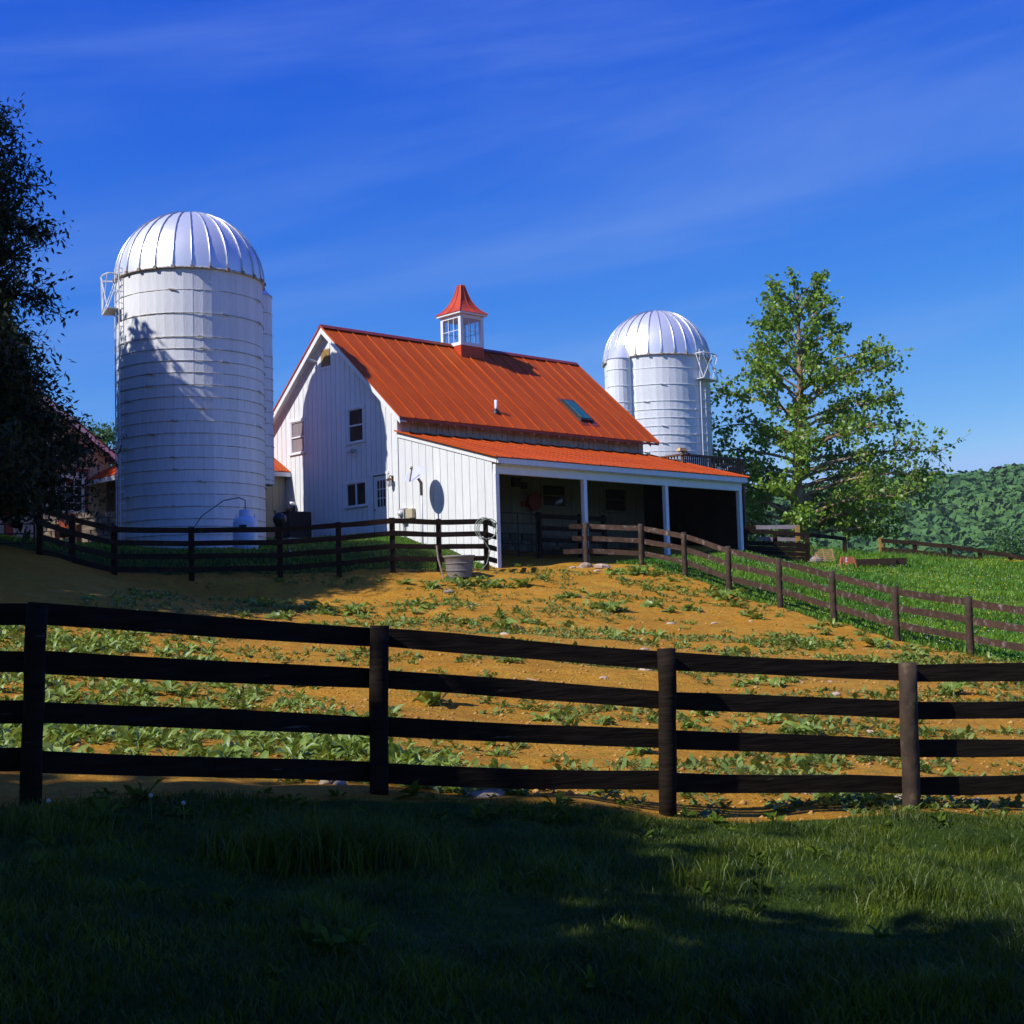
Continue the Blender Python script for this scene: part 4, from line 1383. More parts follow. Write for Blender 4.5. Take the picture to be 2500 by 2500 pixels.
# pallet, orange sawhorse board and feed trough
pb_ = at(2012, 1356, 57.5)
pt_ = thing('wooden_pallet', 'pale wooden pallet leaning beside the orange board at the crest', 'pallet', (pb_[0], pb_[1], hz(pb_[0], pb_[1])), math.radians(8))
pt_.scale = (.62, .62, .55)
for k in range(6):
    z_ = .06 + k * .15
    MB().box(-.55, .75, .0 + z_ * .5, .03 + z_ * .5, z_, z_ + .09).build('slat', M['pallet'], pt_)
for x_ in (-.52, .08, .68):
    MB().beam((x_, .05, 0), (x_, .53, .95), .05, .09).build('stringer', M['pallet'], pt_)
MB().beam((-.80, -.10, .93), (-.30, -.25, .0), .08, .09).build('loose_board', M['pallet'], pt_)
st_ = at(1985, 1352, 57.4)
so = MB()
so.lathe([(0, .28), (.2, .25), (.34, .12), (.36, 0), (.3, -.1)], 9)
so = so.build('boulder', M['stone'], None, loc=(st_[0], st_[1], hz(st_[0], st_[1])))
so.scale = (1.1, .7, .8)
tag(so, 'grey boulder in the grass left of the pallet', 'rock')
ob_ = at(2068, 1358, 56.5)
ob = thing('barricade', 'orange barricade board with white mark on splayed legs', 'barricade', (ob_[0], ob_[1], hz(ob_[0], ob_[1])), math.radians(4))
ob.scale = (.52, .52, .60)
MB().box(-.50, .52, -.03, .03, .30, .72).build('panel', M['orange_fade'], ob)
for x_, dxx in ((-.46, -.14), (.46, .14)):
    MB().beam((x_, .0, .70), (x_ + dxx, -.22, .0), .06, .05).build('leg', M['orange_fade'], ob)
    MB().beam((x_, .04, .70), (x_ + dxx, .30, .0), .06, .05).build('leg', M['orange_fade'], ob)
MB().beam((-.25, -.06, .05), (.1, -.05, .32), .05, .05).build('brace', M['orange_fade'], ob)
mk_ = MB()
mk_.box(-.13, -.05, -.036, -.031, .40, .68)
mk_.box(-.05, .0, -.036, -.031, .58, .66)
mk_.box(-.16, .0, -.0365, -.0315, .38, .43)
mk_.build('white_mark', M['white_paint'], ob)
for i, (px, wd_, lab) in enumerate(((2138, 1.15, 'long dark feed trough next to the orange barricade'), (2186, .62, 'short dark feed trough at the right end, below the far fence'))):
    tpt = at(px, 1364, 56.8 + i * .1)
    tt = thing('feed_trough', lab, 'trough', (tpt[0], tpt[1], hz(tpt[0], tpt[1])), math.radians(-4))
    tt.scale = (.66, .6, .62)
    m_ = MB()
    m_.hexa([(-wd_, -.16, .18), (wd_, -.16, .18), (wd_, .16, .18), (-wd_, .16, .18), (-wd_, -.26, .56), (wd_, -.26, .56), (wd_, .26, .56), (-wd_, .26, .56)])
    m_.build('basin', M['trough'], tt)
    for x_ in (-wd_ + .1, wd_ - .1):
        MB().beam((x_, 0, .20), (x_, -.24, 0), .05, .05).build('leg', M['mid_wood'], tt)
        MB().beam((x_, 0, .20), (x_, .24, 0), .05, .05).build('leg', M['mid_wood'], tt)

# ------------------------------------------------------------------ yard things by the silo and gable
tk = at(600, 1330, 44.6)
tz = hz(tk[0], tk[1])
pt2 = thing('propane_tank', 'pale upright propane tank standing at the foot of the big silo', 'propane tank', (tk[0], tk[1], tz))
MB().lathe([(.36, .0), (.38, .08), (.385, .15), (.385, .78), (.36, .90), (.28, .98), (.17, 1.03), (.0, 1.04)], 28).build('body', M['tank_white'], pt2, True)
MB().lathe([(.19, 1.0), (.19, 1.22), (.175, 1.22), (.175, 1.02)], 20).build('collar', M['tank_white'], pt2, True)
MB().box(-.12, .1, -.40, -.383, .62, .74).build('label_plate', M['black_metal'], pt2)
for s2 in (-1, 1):
    MB().tube([(s2 * .24, 0, .95), (s2 * .30, 0, 1.04), (s2 * .26, 0, 1.10)], .015, 6).build('lifting_lug', M['tank_white'], pt2)
gas = MB().tube([(tk[0], tk[1], tz + 1.15), (tk[0], tk[1] + .02, tz + 1.52), (tk[0] - .2, tk[1] + .1, tz + 1.62), (tk[0] - .7, tk[1] + .2, tz + 1.55), (tk[0] - 1.4, tk[1] + .3, tz + 1.1), (tk[0] - 1.75, tk[1] + .3, tz + .6), (tk[0] - 1.8, tk[1] + .3, tz + .1)], .02, 6)
tag(gas.build('gas_hose', M['hose'], None, True), 'thin gas hose arching from the propane tank along the silo', 'hose')
# kettle grill
kg = at(684, 1330, 43.2)
kz = hz(kg[0], kg[1])
kt = thing('kettle_grill', 'round black kettle grill standing behind the enclosure fence', 'grill', (kg[0], kg[1], kz))
cz = at(684, 1268, 43.2)[2] - kz
MB().lathe([(.0, .20), (.10, .185), (.17, .13), (.205, .04), (.21, .0)], 22, (0, 0, cz)).build('lid', M['black_metal'], kt, True)
MB().lathe([(.21, -.002), (.20, -.06), (.16, -.14), (.09, -.20), (0, -.22)], 22, (0, 0, cz)).build('bowl', M['black_metal'], kt, True)
MB().tube([(-.11, 0, cz + .15), (-.16, 0, cz + .24), (-.11, 0, cz + .27)], .025, 6).build('handle', M['black_metal'], kt)
MB().tube([(.20, 0, cz + .01), (.27, 0, cz + .06)], .016, 6).build('side_handle', M['black_metal'], kt)
for a_ in (.6, 2.7, 4.7):
    MB().tube([(.10 * math.cos(a_), .10 * math.sin(a_), cz - .17), (.30 * math.cos(a_), .30 * math.sin(a_), .0)], .014, 6).build('leg', M['black_metal'], kt)
MB().lathe([(0, -.02), (.08, -.02), (.08, .02), (0, .02)], 14).build('wheel', M['grey_box'], kt, loc=(.27, .17, .08)).rotation_euler = (PI / 2, 0, 0)
# air conditioner
ac = thing('air_conditioner', 'dark air conditioning condenser beside the barn gable', 'air conditioner', tuple(W(-1.3, 4.35, hz(*W(-1.3, 4.35, 0)[:2]))), YAW)
MB().box(-.44, .44, -.44, .44, .03, .93).build('coil', M['black_metal'], ac)
MB().box(-.46, .46, -.46, .46, .931, .97).build('top', M['ac'], ac)
MB().box(-.6, .6, -.6, .6, -.3, .029).build('pad', M['grey_box'], ac)
slm = MB().box(-.012, .012, -.012, .012, .05, .93).mesh('grille_bar', M['ac'])
for k in range(14):
    q = -.44 + .88 * k / 13
    link('grille_bar', slm, ac, (q, -.455, 0))
    link('grille_bar', slm, ac, (-.455, q, 0))
MB().tube([(.1, .1, .97), (.1, .1, 1.10), (.12, .1, 1.2)], [.03, .06, .03], 8).build('fan_cap', M['black_metal'], ac)
# grey stock tub
tb = at(1122, 1406, 42.3)
tub = thing('stock_tub', 'grey ribbed plastic stock tub in front of the last fence panel', 'tub', (tb[0], tb[1], hz(tb[0], tb[1])))
MB().lathe([(.30, .0), (.33, .15), (.335, .17), (.355, .34), (.36, .36), (.385, .52), (.42, .54), (.42, .58), (.38, .58), (.36, .45), (.30, .1), (0, .1)], 26).build('shell', M['tub'], tub, True).scale = (1.12, .9, 1.1)
MB().lathe([(.34, .165), (.362, .18), (.34, .195)], 26).build('band', M['tub'], tub, True).scale = (1.12, .9, 1.1)
MB().lathe([(.365, .355), (.388, .37), (.365, .385)], 26).build('band', M['tub'], tub, True).scale = (1.12, .9, 1.1)
MB().tube([(-.46, -.1, 0), (-.60, -.05, .55), (-.64, -.05, .95)], .03, 6).build('handle_bar', M['rust'], tub)
# garden hose looped on the corner post
hp = EPOST[8]
hh = at(1185, 1270, 43.3)
pts = []
for k in range(40):
    t = k / 39 * 5.2 * PI
    pts.append((hh[0] + .30 * math.cos(t) - .05 + k * .004, hh[1] - .14 - k * .002, hh[2] - .28 + .32 * math.sin(t) + .03 * math.sin(t * .7)))
pts += [(hh[0] + .12, hh[1] - .2, hh[2] - .9), (hh[0] + .02, hh[1] - .25, hh[2] - 1.3), (hh[0] - .2, hh[1] - .4, hz(hh[0] - .2, hh[1] - .4) + .03), (hh[0] - .7, hh[1] - .6, hz(hh[0] - .7, hh[1] - .6) + .03)]
tag(MB().tube(pts, .016, 6).build('garden_hose', M['hose'], None, True), 'coiled garden hose looped over the corner fence post', 'hose')
# orange chair, stone wall and pale rock by the left building
oc = at(166, 1332, 47.0)
och = thing('garden_chair', 'bright orange wooden garden chair behind the enclosure fence', 'chair', (oc[0], oc[1], hz(oc[0], oc[1])), math.radians(25))
MB().hexa([(-.3, -.35, .32), (.3, -.35, .32), (.3, .25, .22), (-.3, .25, .22), (-.3, -.35, .36), (.3, -.35, .36), (.3, .25, .26), (-.3, .25, .26)]).build('seat', M['orange'], och)
for k in range(5):
    x_ = -.26 + k * .115
    MB().hexa([(x_, .24, .2), (x_ + .10, .24, .2), (x_ + .10, .27, .2), (x_, .27, .2), (x_, .50, 1.0), (x_ + .10, .50, 1.0), (x_ + .10, .53, 1.0), (x_, .53, 1.0)]).build('back_slat', M['orange'], och)
for s2 in (-1, 1):
    MB().box(s2 * .34 - .06, s2 * .34 + .06, -.40, .35, .55, .58).build('arm', M['orange'], och)
    MB().box(s2 * .34 - .04, s2 * .34 + .04, -.36, -.28, .0, .549).build('leg', M['orange'], och)
    MB().box(s2 * .34 - .04, s2 * .34 + .04, .20, .28, .0, .549).build('leg', M['orange'], och)
sw = thing('stone_wall', 'low dry stone wall behind the orange garden chair', 'stone wall', tuple(at(100, 1330, 48.5)))
sw.location.z = hz(sw.location.x, sw.location.y) - .1
for rr in range(5):
    x_ = 0.0
    while x_ < 3.4:
        w_ = rng.uniform(.25, .6)
        b = MB()
        j = lambda: rng.uniform(-.03, .03)
        b.hexa([(x_ + .01, -.2 + j(), rr * .2), (x_ + w_ - .01, -.2 + j(), rr * .2), (x_ + w_ - .01, .2, rr * .2), (x_ + .01, .2, rr * .2), (x_ + .03, -.18 + j(), rr * .2 + .185), (x_ + w_ - .03, -.18 + j(), rr * .2 + .185 + j() * .3), (x_ + w_ - .03, .2, rr * .2 + .185), (x_ + .03, .2, rr * .2 + .185)])
        b.build('stone', M['stone'], sw)
        x_ += w_


def rock(px, py, dep, r, mat, label, group=None, sq=.6):
    p = at(px, py, dep)
    m_ = MB()
    rr = [rng.uniform(.75, 1.1) for _ in range(8)]
    vs_ = []
    for r_, z_ in ((1.0, -.25), (1.05, .15), (.75, .42), (.25, .55)):
        for k in range(8):
            t = 2 * PI * k / 8
            q = r * r_ * rr[k] * rng.uniform(.92, 1.08)
            vs_.append((q * math.cos(t), q * math.sin(t) * .8, r * z_ * sq * 1.6 * rng.uniform(.9, 1.1)))
    fs_ = [(i * 8 + k, i * 8 + (k + 1) % 8, i * 8 + 8 + (k + 1) % 8, i * 8 + 8 + k) for i in range(3) for k in range(8)] + [tuple(24 + k for k in range(8))]
    m_.add(vs_, fs_)
    o = m_.build('rock', M[mat], None, loc=(p[0], p[1], hz(p[0], p[1])))
    o.rotation_euler = (rng.uniform(-.1, .1), rng.uniform(-.1, .1), rng.uniform(0, 6))
    return tag(o, label, 'rock', group)


rock(172, 1337, 46.3, .16, 'white_wood', 'small white rock in the grass by the orange chair')
rock(1432, 1378, 46.0, .28, 'stone', 'round rock at the foot of the first rail fence post')
rock(1470, 1383, 45.6, .34, 'pink_stone', 'large pale flat rock near the rail fence start', sq=.35)
rock(1457, 1391, 45.0, .16, 'pink_stone', 'small pale flat rock just below the large flat rock', sq=.35)
rock(1397, 1381, 45.8, .15, 'pink_stone', 'small pale rock on the shade edge left of fence post', sq=.4)
rock(1415, 1380, 45.9, .14, 'pink_stone', 'small pale rock touching the first rail fence post', sq=.4)
rock(798, 1945, 11.6, .075, 'stone', 'brown rock left of its twin below the foreground fence')
rock(832, 1946, 11.5, .07, 'pink_stone', 'orange rock beside the second foreground fence post')
rock(1195, 1948, 11.7, .19, 'stone', 'flat reddish rock in shade under the bottom fence board', sq=.3)
rock(2385, 1962, 13.3, .17, 'pink_stone', 'flat pale rock in the dirt right of last fence post', sq=.35)
rock(2190, 1950, 13.2, .10, 'pink_stone', 'pale rock just left of the last foreground fence post', sq=.4)
rock(1975, 1942, 13.2, .08, 'pink_stone', 'orange stone in the dirt under the bottom fence board', sq=.6)
rock(1095, 1418, 40.5, .2, 'stone', 'flat stone at the foot of the stock tub', sq=.4)
for i, (px, py, dep) in enumerate([(1500 + int(nr.integers(-420, 700)), 0, float(nr.uniform(16, 40))) for _ in range(46)]):
    xw = (px - 1250) / F * dep
    zz = hz(xw, dep)
    if not in_poly(np.array([xw]), np.array([dep]), PADDOCK)[0]:
        continue
    m_ = rock(px, 1549 - zz / dep * F, dep, float(nr.uniform(.05, .12)), 'pink_stone', 'small pale stone scattered on the bare orange dirt', 'stones scattered on the dirt paddock', .4)
for (a, b_, lab) in (((2320, 1950, 13.6), (2440, 1935, 13.9), 'long dry stick lying on the dirt at right'), ((2300, 1938, 13.9), (2372, 1944, 13.7), 'short dry stick behind the long stick at right'), ((1288, 1706, 21), (1330, 1716, 20.6), 'dry stick on the dirt seen over the second fence board')):
    p, q = at(*a), at(*b_)
    p[2], q[2] = hz(p[0], p[1]) + .03, hz(q[0], q[1]) + .03
    mm_ = (p + q) / 2 + np.array([0, .03, .02])
    tag(MB().tube([tuple(p), tuple(mm_), tuple(q)], [.018, .014, .008], 6).build('stick', M['stick'], None), lab, 'stick')

# ------------------------------------------------------------------ trees
def leaf_mesh(name, P, D, N, size, mat, shape='broad', aspect=.55, fold=.25):
    """leaf faces at points P with directions D and normals N (numpy); each leaf is two folded quads"""
    n_ = len(P)
    D = D / (np.linalg.norm(D, axis=1, keepdims=True) + 1e-9)
    S = np.cross(D, N)
    S = S / (np.linalg.norm(S, axis=1, keepdims=True) + 1e-9)
    Nn = np.cross(S, D)
    L = size[:, None]
    wv = L * aspect * .5
    if shape == 'broad':
        t1, t2, w1, w2 = .28, .66, 1.0, .8
    else:
        t1, t2, w1, w2 = .3, .7, 1.0, .7
    if shape == 'kite':
        V_ = np.stack([P, P + D * L * .45 + S * wv + Nn * L * fold * .2, P + D * L, P + D * L * .45 - S * wv + Nn * L * fold * .2], 1).reshape(-1, 3)
        return np_mesh(name, V_, np.arange(n_ * 4).reshape(-1, 4), mat)
    a = P
    b = P + D * L * t1 + S * wv * w1 + Nn * L * fold * .3
    c = P + D * L * t2 + S * wv * w2 + Nn * L * fold * .3
    d = P + D * L - Nn * L * fold * .35
    e = P + D * L * t2 - S * wv * w2 + Nn * L * fold * .3
    f = P + D * L * t1 - S * wv * w1 + Nn * L * fold * .3
    V_ = np.stack([a, b, c, d, e, f], 1).reshape(-1, 3)
    base = np.arange(n_)[:, None] * 6
    Fq = np.concatenate([base + np.array([[0, 1, 2, 3]]), base + np.array([[0, 3, 4, 5]])])
    return np_mesh(name, V_, Fq, mat)


def rand_unit(n_, g):
    v = g.normal(size=(n_, 3))
    return v / np.linalg.norm(v, axis=1, keepdims=True)


def make_tree(name, label, base, zt, env, z_first, n_limbs, trunk_r, leaf_mat, bark, n_leaf, leaf_size, seed, rise=.55, droop=0.0, cluster=.30, sub=6, lean=(0, 0), aspect=.6, twig_leaf=True, fill=.4, bias=1.0, flat=False, inner=0):
    """env(angle, z) -> crown radius. Limbs leave the trunk and reach to the envelope, twigs carry leaf clusters."""
    g = np.random.default_rng(seed)
    root = thing(name, label, 'tree', tuple(base))
    H = zt - base[2]
    wood = MB()
    tp, tr = [], []
    for k in range(13):
        t = k / 12
        tp.append((lean[0] * t + .10 * math.sin(5 * t + seed) * t * H * .04 * 4, lean[1] * t + .1 * math.cos(4 * t + seed) * t * H * .1, H * .97 * t - .3 * (t == 0)))
        tr.append(trunk_r * (1 - t) ** .8 + .012 + (.35 * trunk_r * max(0, 1 - t * 14)))
    wood.tube(tp, tr, 9)
    tpv = np.array(tp)

    def trunk_at(z):
        return np.array([np.interp(z, tpv[:, 2], tpv[:, i]) for i in range(3)])
    CL = []
    golden = 2.39996
    for i in range(n_limbs):
        t = (i + g.uniform(0, .8)) / n_limbs
        zb_ = z_first - base[2] + (H * .93 - (z_first - base[2])) * t ** bias
        p0 = trunk_at(zb_)
        ang = i * golden + g.uniform(-.35, .35)
        reach_z = zb_ + rise * H * .18 * (.5 + g.uniform(0, 1)) * (1 - .3 * t)
        if flat:
            reach_z = zb_ + (reach_z - zb_) * (.25 + .9 * t)
        R_ = max(.25, env(ang, base[2] + (zb_ + min(reach_z, H * .99)) / 2) * g.uniform(.60, 1.06))
        rise_l = (reach_z - zb_)
        tip = p0 + np.array([math.cos(ang) * R_, math.sin(ang) * R_, rise_l - droop * R_])
        pts, rad = [], []
        r0 = min(trunk_r * .42, .03 + R_ * .016) * (1 - .4 * t)
        for k in range(6):
            s = k / 5
            p = p0 * (1 - s) + tip * s
            p = p + np.array([g.normal() * .05, g.normal() * .05, .12 * R_ * math.sin(s * PI) * (.6 if droop == 0 else 1.2) + g.normal() * .04]) * (0 < k)
            pts.append(p)
            rad.append(r0 * (1 - s) ** .9 + .008)
        wood.tube([tuple(p) for p in pts], rad, 6, False)
        pa = np.array(pts)
        ns = max(3, int(sub * (R_ + .6)))
        for j in range(ns):
            s = g.uniform(.18, 1.0) ** .8
            q0 = np.array([np.interp(s * 5, np.arange(6), pa[:, c]) for c in range(3)])
            dirv = rand_unit(1, g)[0]
            dirv = dirv * .8 + np.array([math.cos(ang), math.sin(ang), .25 - droop]) * .7
            dirv /= np.linalg.norm(dirv)
            ln = g.uniform(.35, 1.0) * (.35 + .22 * R_)
            q1 = q0 + dirv * ln + np.array([0, 0, -droop * .4 * ln])
            wood.tube([tuple(q0), tuple((q0 + q1) / 2 + g.normal(size=3) * .04), tuple(q1)], [.014 + .003 * R_, .010, .005], 4, False)
            for m in range(3):
                CL.append(q0 * (1 - (m + 1) / 3) + q1 * ((m + 1) / 3))
        CL.append(tip)
    for k in range(int(fill * n_limbs)):
        z_ = g.uniform(.55, 1.0) * H
        CL.append(trunk_at(z_) + g.normal(size=3) * .25)
    CL = np.array(CL)
    wood.build('trunk', bark, root, True)
    ci = g.integers(0, len(CL), n_leaf)
    off = g.normal(size=(n_leaf, 3)) * cluster * np.array([1, 1, .8])
    P = CL[ci] + off
    D = rand_unit(n_leaf, g) + np.array([0, 0, -.35 - droop])
    Nn = rand_unit(n_leaf, g) + np.array([0, 0, .8])
    sz = g.uniform(.7, 1.25, n_leaf) * leaf_size
    if inner:
        ctr = np.array([np.interp(CL[:, 2], tpv[:, 2], tpv[:, 0]), np.interp(CL[:, 2], tpv[:, 2], tpv[:, 1])]).T
        rr_ = np.hypot(CL[:, 0] - ctr[:, 0], CL[:, 1] - ctr[:, 1])
        lim = np.array([env(0, base[2] + z_) for z_ in CL[:, 2]]) * .78
        IC = CL[rr_ < lim]
        k_ = g.integers(0, len(IC), inner)
        P = np.concatenate([P, IC[k_] + g.normal(size=(inner, 3)) * .25])
        D = np.concatenate([D, rand_unit(inner, g)])
        Nn = np.concatenate([Nn, rand_unit(inner, g)])
        sz = np.concatenate([sz, g.uniform(.3, .55, inner)])
    link('crown', leaf_mesh('crown', P, D, Nn, sz, leaf_mat, shape='kite' if n_leaf > 100000 or leaf_mat is M['leaf_dark'] else 'broad', aspect=aspect), root)
    return root


# the sycamore at right: crown radius by height, wider on its right-hand side
syz = np.array([3.9, 4.6, 5.4, 7.3, 9.2, 11.1, 13.0, 14.4, 15.8, 16.9])
syl = np.array([3.8, 4.4, 4.5, 4.5, 4.4, 4.1, 3.0, 2.4, 1.2, .35])
syr = np.array([6.6, 7.4, 7.4, 6.4, 5.5, 4.3, 3.0, 2.4, 1.2, .35])


def syc_env(ang, z):
    f = .5 + .5 * math.cos(ang)
    return float(np.interp(z, syz, syl) * (1 - f) + np.interp(z, syz, syr) * f)


sb = at(1945, 1350, 68)
make_tree('sycamore_tree', 'tall loose sycamore with bright green leaves right of the silo', (sb[0], sb[1], hz(sb[0], sb[1])), 16.2, syc_env, 3.9, 74, .30, M['leaf_syc'], M['bark_pale'], 24000, .18, 5, rise=.8, cluster=.12, sub=5.0, lean=(.62, 0), aspect=.85, bias=1.25, flat=True)

# dark drooping tree at the left edge
lz_ = np.array([3.6, 4.7, 5.6, 6.3, 7.1, 8.2, 9.7, 10.9, 13.0, 15.0, 16.6])
lr_ = np.array([5.0, 5.6, 5.2, 4.6, 4.2, 4.2, 3.8, 4.2, 3.3, 2.2, .4])


def left_env(ang, z):
    return float(np.interp(z, lz_, lr_))


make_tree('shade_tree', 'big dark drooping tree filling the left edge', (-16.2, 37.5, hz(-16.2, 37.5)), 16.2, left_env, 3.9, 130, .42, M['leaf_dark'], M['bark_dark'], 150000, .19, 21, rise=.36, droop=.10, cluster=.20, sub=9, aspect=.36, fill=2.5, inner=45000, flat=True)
make_tree('shade_tree', 'pointed shade tree behind the big dark tree beyond the frame', (-19.1, 41.4, hz(-19.1, 41.4)), 17.0, lambda a, z: float(np.interp(z, [5, 10, 12.5, 15.0, 16.2, 17.2], [3.6, 3.5, 3.0, 1.8, 1.0, .3])), 5.0, 60, .35, M['leaf_dark'], M['bark_dark'], 30000, .34, 22, rise=.5, cluster=.3, sub=6, aspect=.5, fill=2)
# neighbours of the same row standing outside the frame, whose shade falls on tree, yard and foreground; more crowns added behind to cut sky light


def off_tree(label, x, y, zt, R_, zc0, seed, nl, sz=.36):
    zg = hz(x, y)

    def env(ang, z):
        t = np.clip((z - zc0) / (zt - zc0), 0, 1)
        return float(R_ * (.45 + .55 * math.sin(PI * min(1, t * 1.15 + .12)) ** .7) * (1 - .5 * t ** 3))
    make_tree('shade_tree', label, (x, y, zg), zt, env, zc0, 46, .40, M['leaf_dark'], M['bark_dark'], nl, sz, seed, rise=.5, droop=.05, cluster=.42, sub=5, aspect=.6, fill=2)


off_tree('tall shade tree standing left of the yard beyond the frame', -26.0, 31.5, 25.5, 6.6, 5.0, 31, 18720, .44)
off_tree('shade tree beside the outbuilding beyond the frame', -28.0, 45.0, 19.5, 6.2, 5.0, 40, 14400, .46)
off_tree('shade tree left of the paddock beyond the frame', -19.6, 28.2, 16.0, 6.0, 3.6, 32, 18720, .46)
off_tree('spreading shade tree left of the photographer', -13.4, 1.9, 13.0, 5.4, 2.6, 33, 18720, .44)
off_tree('small shade tree beside the fence left of the photographer', -11.2, 3.5, 11.0, 3.1, 2.6, 39, 11520, .40)
off_tree('shade tree farther left of the photographer', -19.5, 2.8, 14.5, 5.4, 2.8, 36, 12960, .48)
off_tree('low shade tree behind the photographer on the left', -5.9, -1.3, 11.6, 4.7, 3.0, 34, 15840, .44)
off_tree('added round tree farther behind the photographer, blocking sky light', -2.0, -7.5, 13.0, 5.5, 2.8, 35, 14400, .46)  # unseen, added to keep sky light off the foreground grass
off_tree('added high crowned tree just behind the photographer, dimming the lawn', 1.8, -3.0, 13.5, 5.2, 4.8, 37, 14400, .46)  # overhead canopy added out of view to darken the foreground
off_tree('added tree behind the photographer on the right, blocking sky light', 7.5, -5.0, 13.0, 5.4, 3.0, 38, 12960, .46)  # added out of view, blocks more of the sky behind

# two trees on the grassy hill at left
for (px, py, dep, hh_, rr_, sd2, lab) in ((272, 1085, 112, 3.3, 1.75, 41, 'round green tree on the left hill nearest the silo'), (212, 1090, 112, 3.4, 1.5, 42, 'green tree on the left hill beside the outbuilding roof')):
    p = at(px, py, dep)
    zg = hz(p[0], p[1])
    make_tree('hill_tree', lab, (p[0], p[1], zg), max(zg + 3, p[2] + hh_ * .55), lambda a, z, q=rr_: q, zg + 1.2, 26, .18, M['leaf_hill'], M['bark_dark'], 5000, .22, sd2, cluster=.35, sub=5, aspect=.7)

# ------------------------------------------------------------------ far woods
def wood_mass(name, label, pts, rad, mat, seed, per=120, core=True):
    """each crown: a lumpy core and a shell of leaf clumps"""
    g = np.random.default_rng(seed)
    n_ = len(pts)
    rad = np.array(rad)
    ci = np.repeat(np.arange(n_), per)
    d = rand_unit(len(ci), g)
    d[:, 2] = np.abs(d[:, 2]) * 1.0 - .25
    lump = 1 + .22 * np.sin(d[:, 0] * 5 + ci) * np.sin(d[:, 1] * 5 + ci * 1.7) + .10 * g.normal(size=len(ci))
    P = pts[ci] + d * (rad[ci] * lump)[:, None] * np.array([1, 1, 1.12])
    N_ = d + rand_unit(len(ci), g) * .55
    D_ = rand_unit(len(ci), g)
    D_ = np.cross(N_, D_)
    sz = (rad[ci] * g.uniform(.16, .40, len(ci)) * (120 / per) ** .5)[:, None]
    D_ = D_ / (np.linalg.norm(D_, axis=1, keepdims=True) + 1e-9)
    S_ = np.cross(N_, D_)
    S_ = S_ / (np.linalg.norm(S_, axis=1, keepdims=True) + 1e-9)
    Vq = np.stack([P - D_ * sz, P + S_ * sz * .8, P + D_ * sz, P - S_ * sz * .8], 1).reshape(-1, 3)
    me = np_mesh(name, Vq, np.arange(len(ci) * 4).reshape(-1, 4), mat)
    o = link(name, me)
    return tag(o, label, 'woods', kind='stuff')


g = np.random.default_rng(77)
pts, rad = [], []
while len(pts) < 1600:
    d = g.uniform(420, 900)
    px = g.uniform(1700, 2700)
    x = (px - 1250) / F * d
    r = g.uniform(3.6, 6.6)
    pts.append((x, d, float(height(x, d)) + r * .75))
    rad.append(r)
wood_mass('far_woods', 'blue-green wooded ridge filling the right horizon', np.array(pts), rad, M['forest'], 3, 140)
pts, rad = [], []
while len(pts) < 480:
    d = g.uniform(205, 360)
    px = g.uniform(1850, 2900)
    x = (px - 1250) / F * d
    h_ = float(height(x, d))
    if h_ < -6.5:
        continue
    r = g.uniform(2.0, 4.2)
    pts.append((x, d, h_ + r * .9))
    rad.append(r)
for _ in range(200):
    d = g.uniform(150, 230)
    px = g.uniform(1700, 2800)
    x = (px - 1250) / F * d
    r = g.uniform(2.0, 4.0)
    pts.append((x, d, float(height(x, d)) + r * 1.1))
    rad.append(r)
wood_mass('near_woods', 'brighter green wooded spur below the ridge at right', np.array(pts), rad, M['forest_near'], 4, 190)
for i, (px, py, dep, hh_, lab) in enumerate(((2475, 1345, 120, 5.5, 'pale green tree with a white trunk low at the right edge'), (2445, 1352, 118, 3.6, 'low round bushy tree left of the white trunked tree'))):
    p = at(px, py, dep)
    zg = hz(p[0], p[1])
    make_tree('valley_tree', lab, (p[0], p[1], zg), p[2] + hh_ * .35, lambda a, z: 2.0, zg + 2.0, 22, .14, M['leaf_hill'], M['white_wood'] if i == 0 else M['bark_dark'], 5000, .24, 51 + i, cluster=.4, aspect=.7)

# ------------------------------------------------------------------ dock weeds
def dock_mesh(seed, n_leaf, ls, lo=False):
    g = np.random.default_rng(seed)
    Vv, Ff = [], []
    for i in range(n_leaf):
        a = g.uniform(0, 2 * PI)
        L = ls * g.uniform(.5, 1.15)
        wd = L * g.uniform(.20, .36)
        el = g.uniform(.25, 1.35)
        d = np.array([math.cos(a), math.sin(a), 0])
        s = np.array([-math.sin(a), math.cos(a), 0])
        base = np.array([g.normal() * .05, g.normal() * .05, 0])
        prof_ = [(0, .08), (.16, .16), (.34, .85), (.52, 1.0), (.70, .82), (.86, .5), (1.0, .04)]
        if lo:
            prof_ = [(0, .08), (.30, .75), (.65, .9), (1.0, .04)]
        cen = base.copy()
        o = len(Vv)
        e_ = el
        tw = g.normal() * .45
        for k, (t, w_) in enumerate(prof_):
            if k:
                st = (t - prof_[k - 1][0]) * L
                cen = cen + (d * math.cos(e_) + np.array([0, 0, math.sin(e_)])) * st
                e_ -= g.uniform(.08, .50)
                d = d + s * g.normal() * .08
            up = np.array([0, 0, 1.0])
            r1, r2 = g.normal(size=2) * .07 * L * (k > 1)
            ss = s * math.cos(tw) + up * math.sin(tw)
            Vv += [cen + ss * wd * w_ * .5 + up * (wd * w_ * .22 + r1 * w_), cen, cen - ss * wd * w_ * .5 + up * (wd * w_ * .22 + r2 * w_)]
        for k in range(len(prof_) - 1):
            q = o + 3 * k
            Ff += [(q, q + 1, q + 4, q + 3), (q + 1, q + 2, q + 5, q + 4)]
    return np.array(Vv), np.array(Ff)


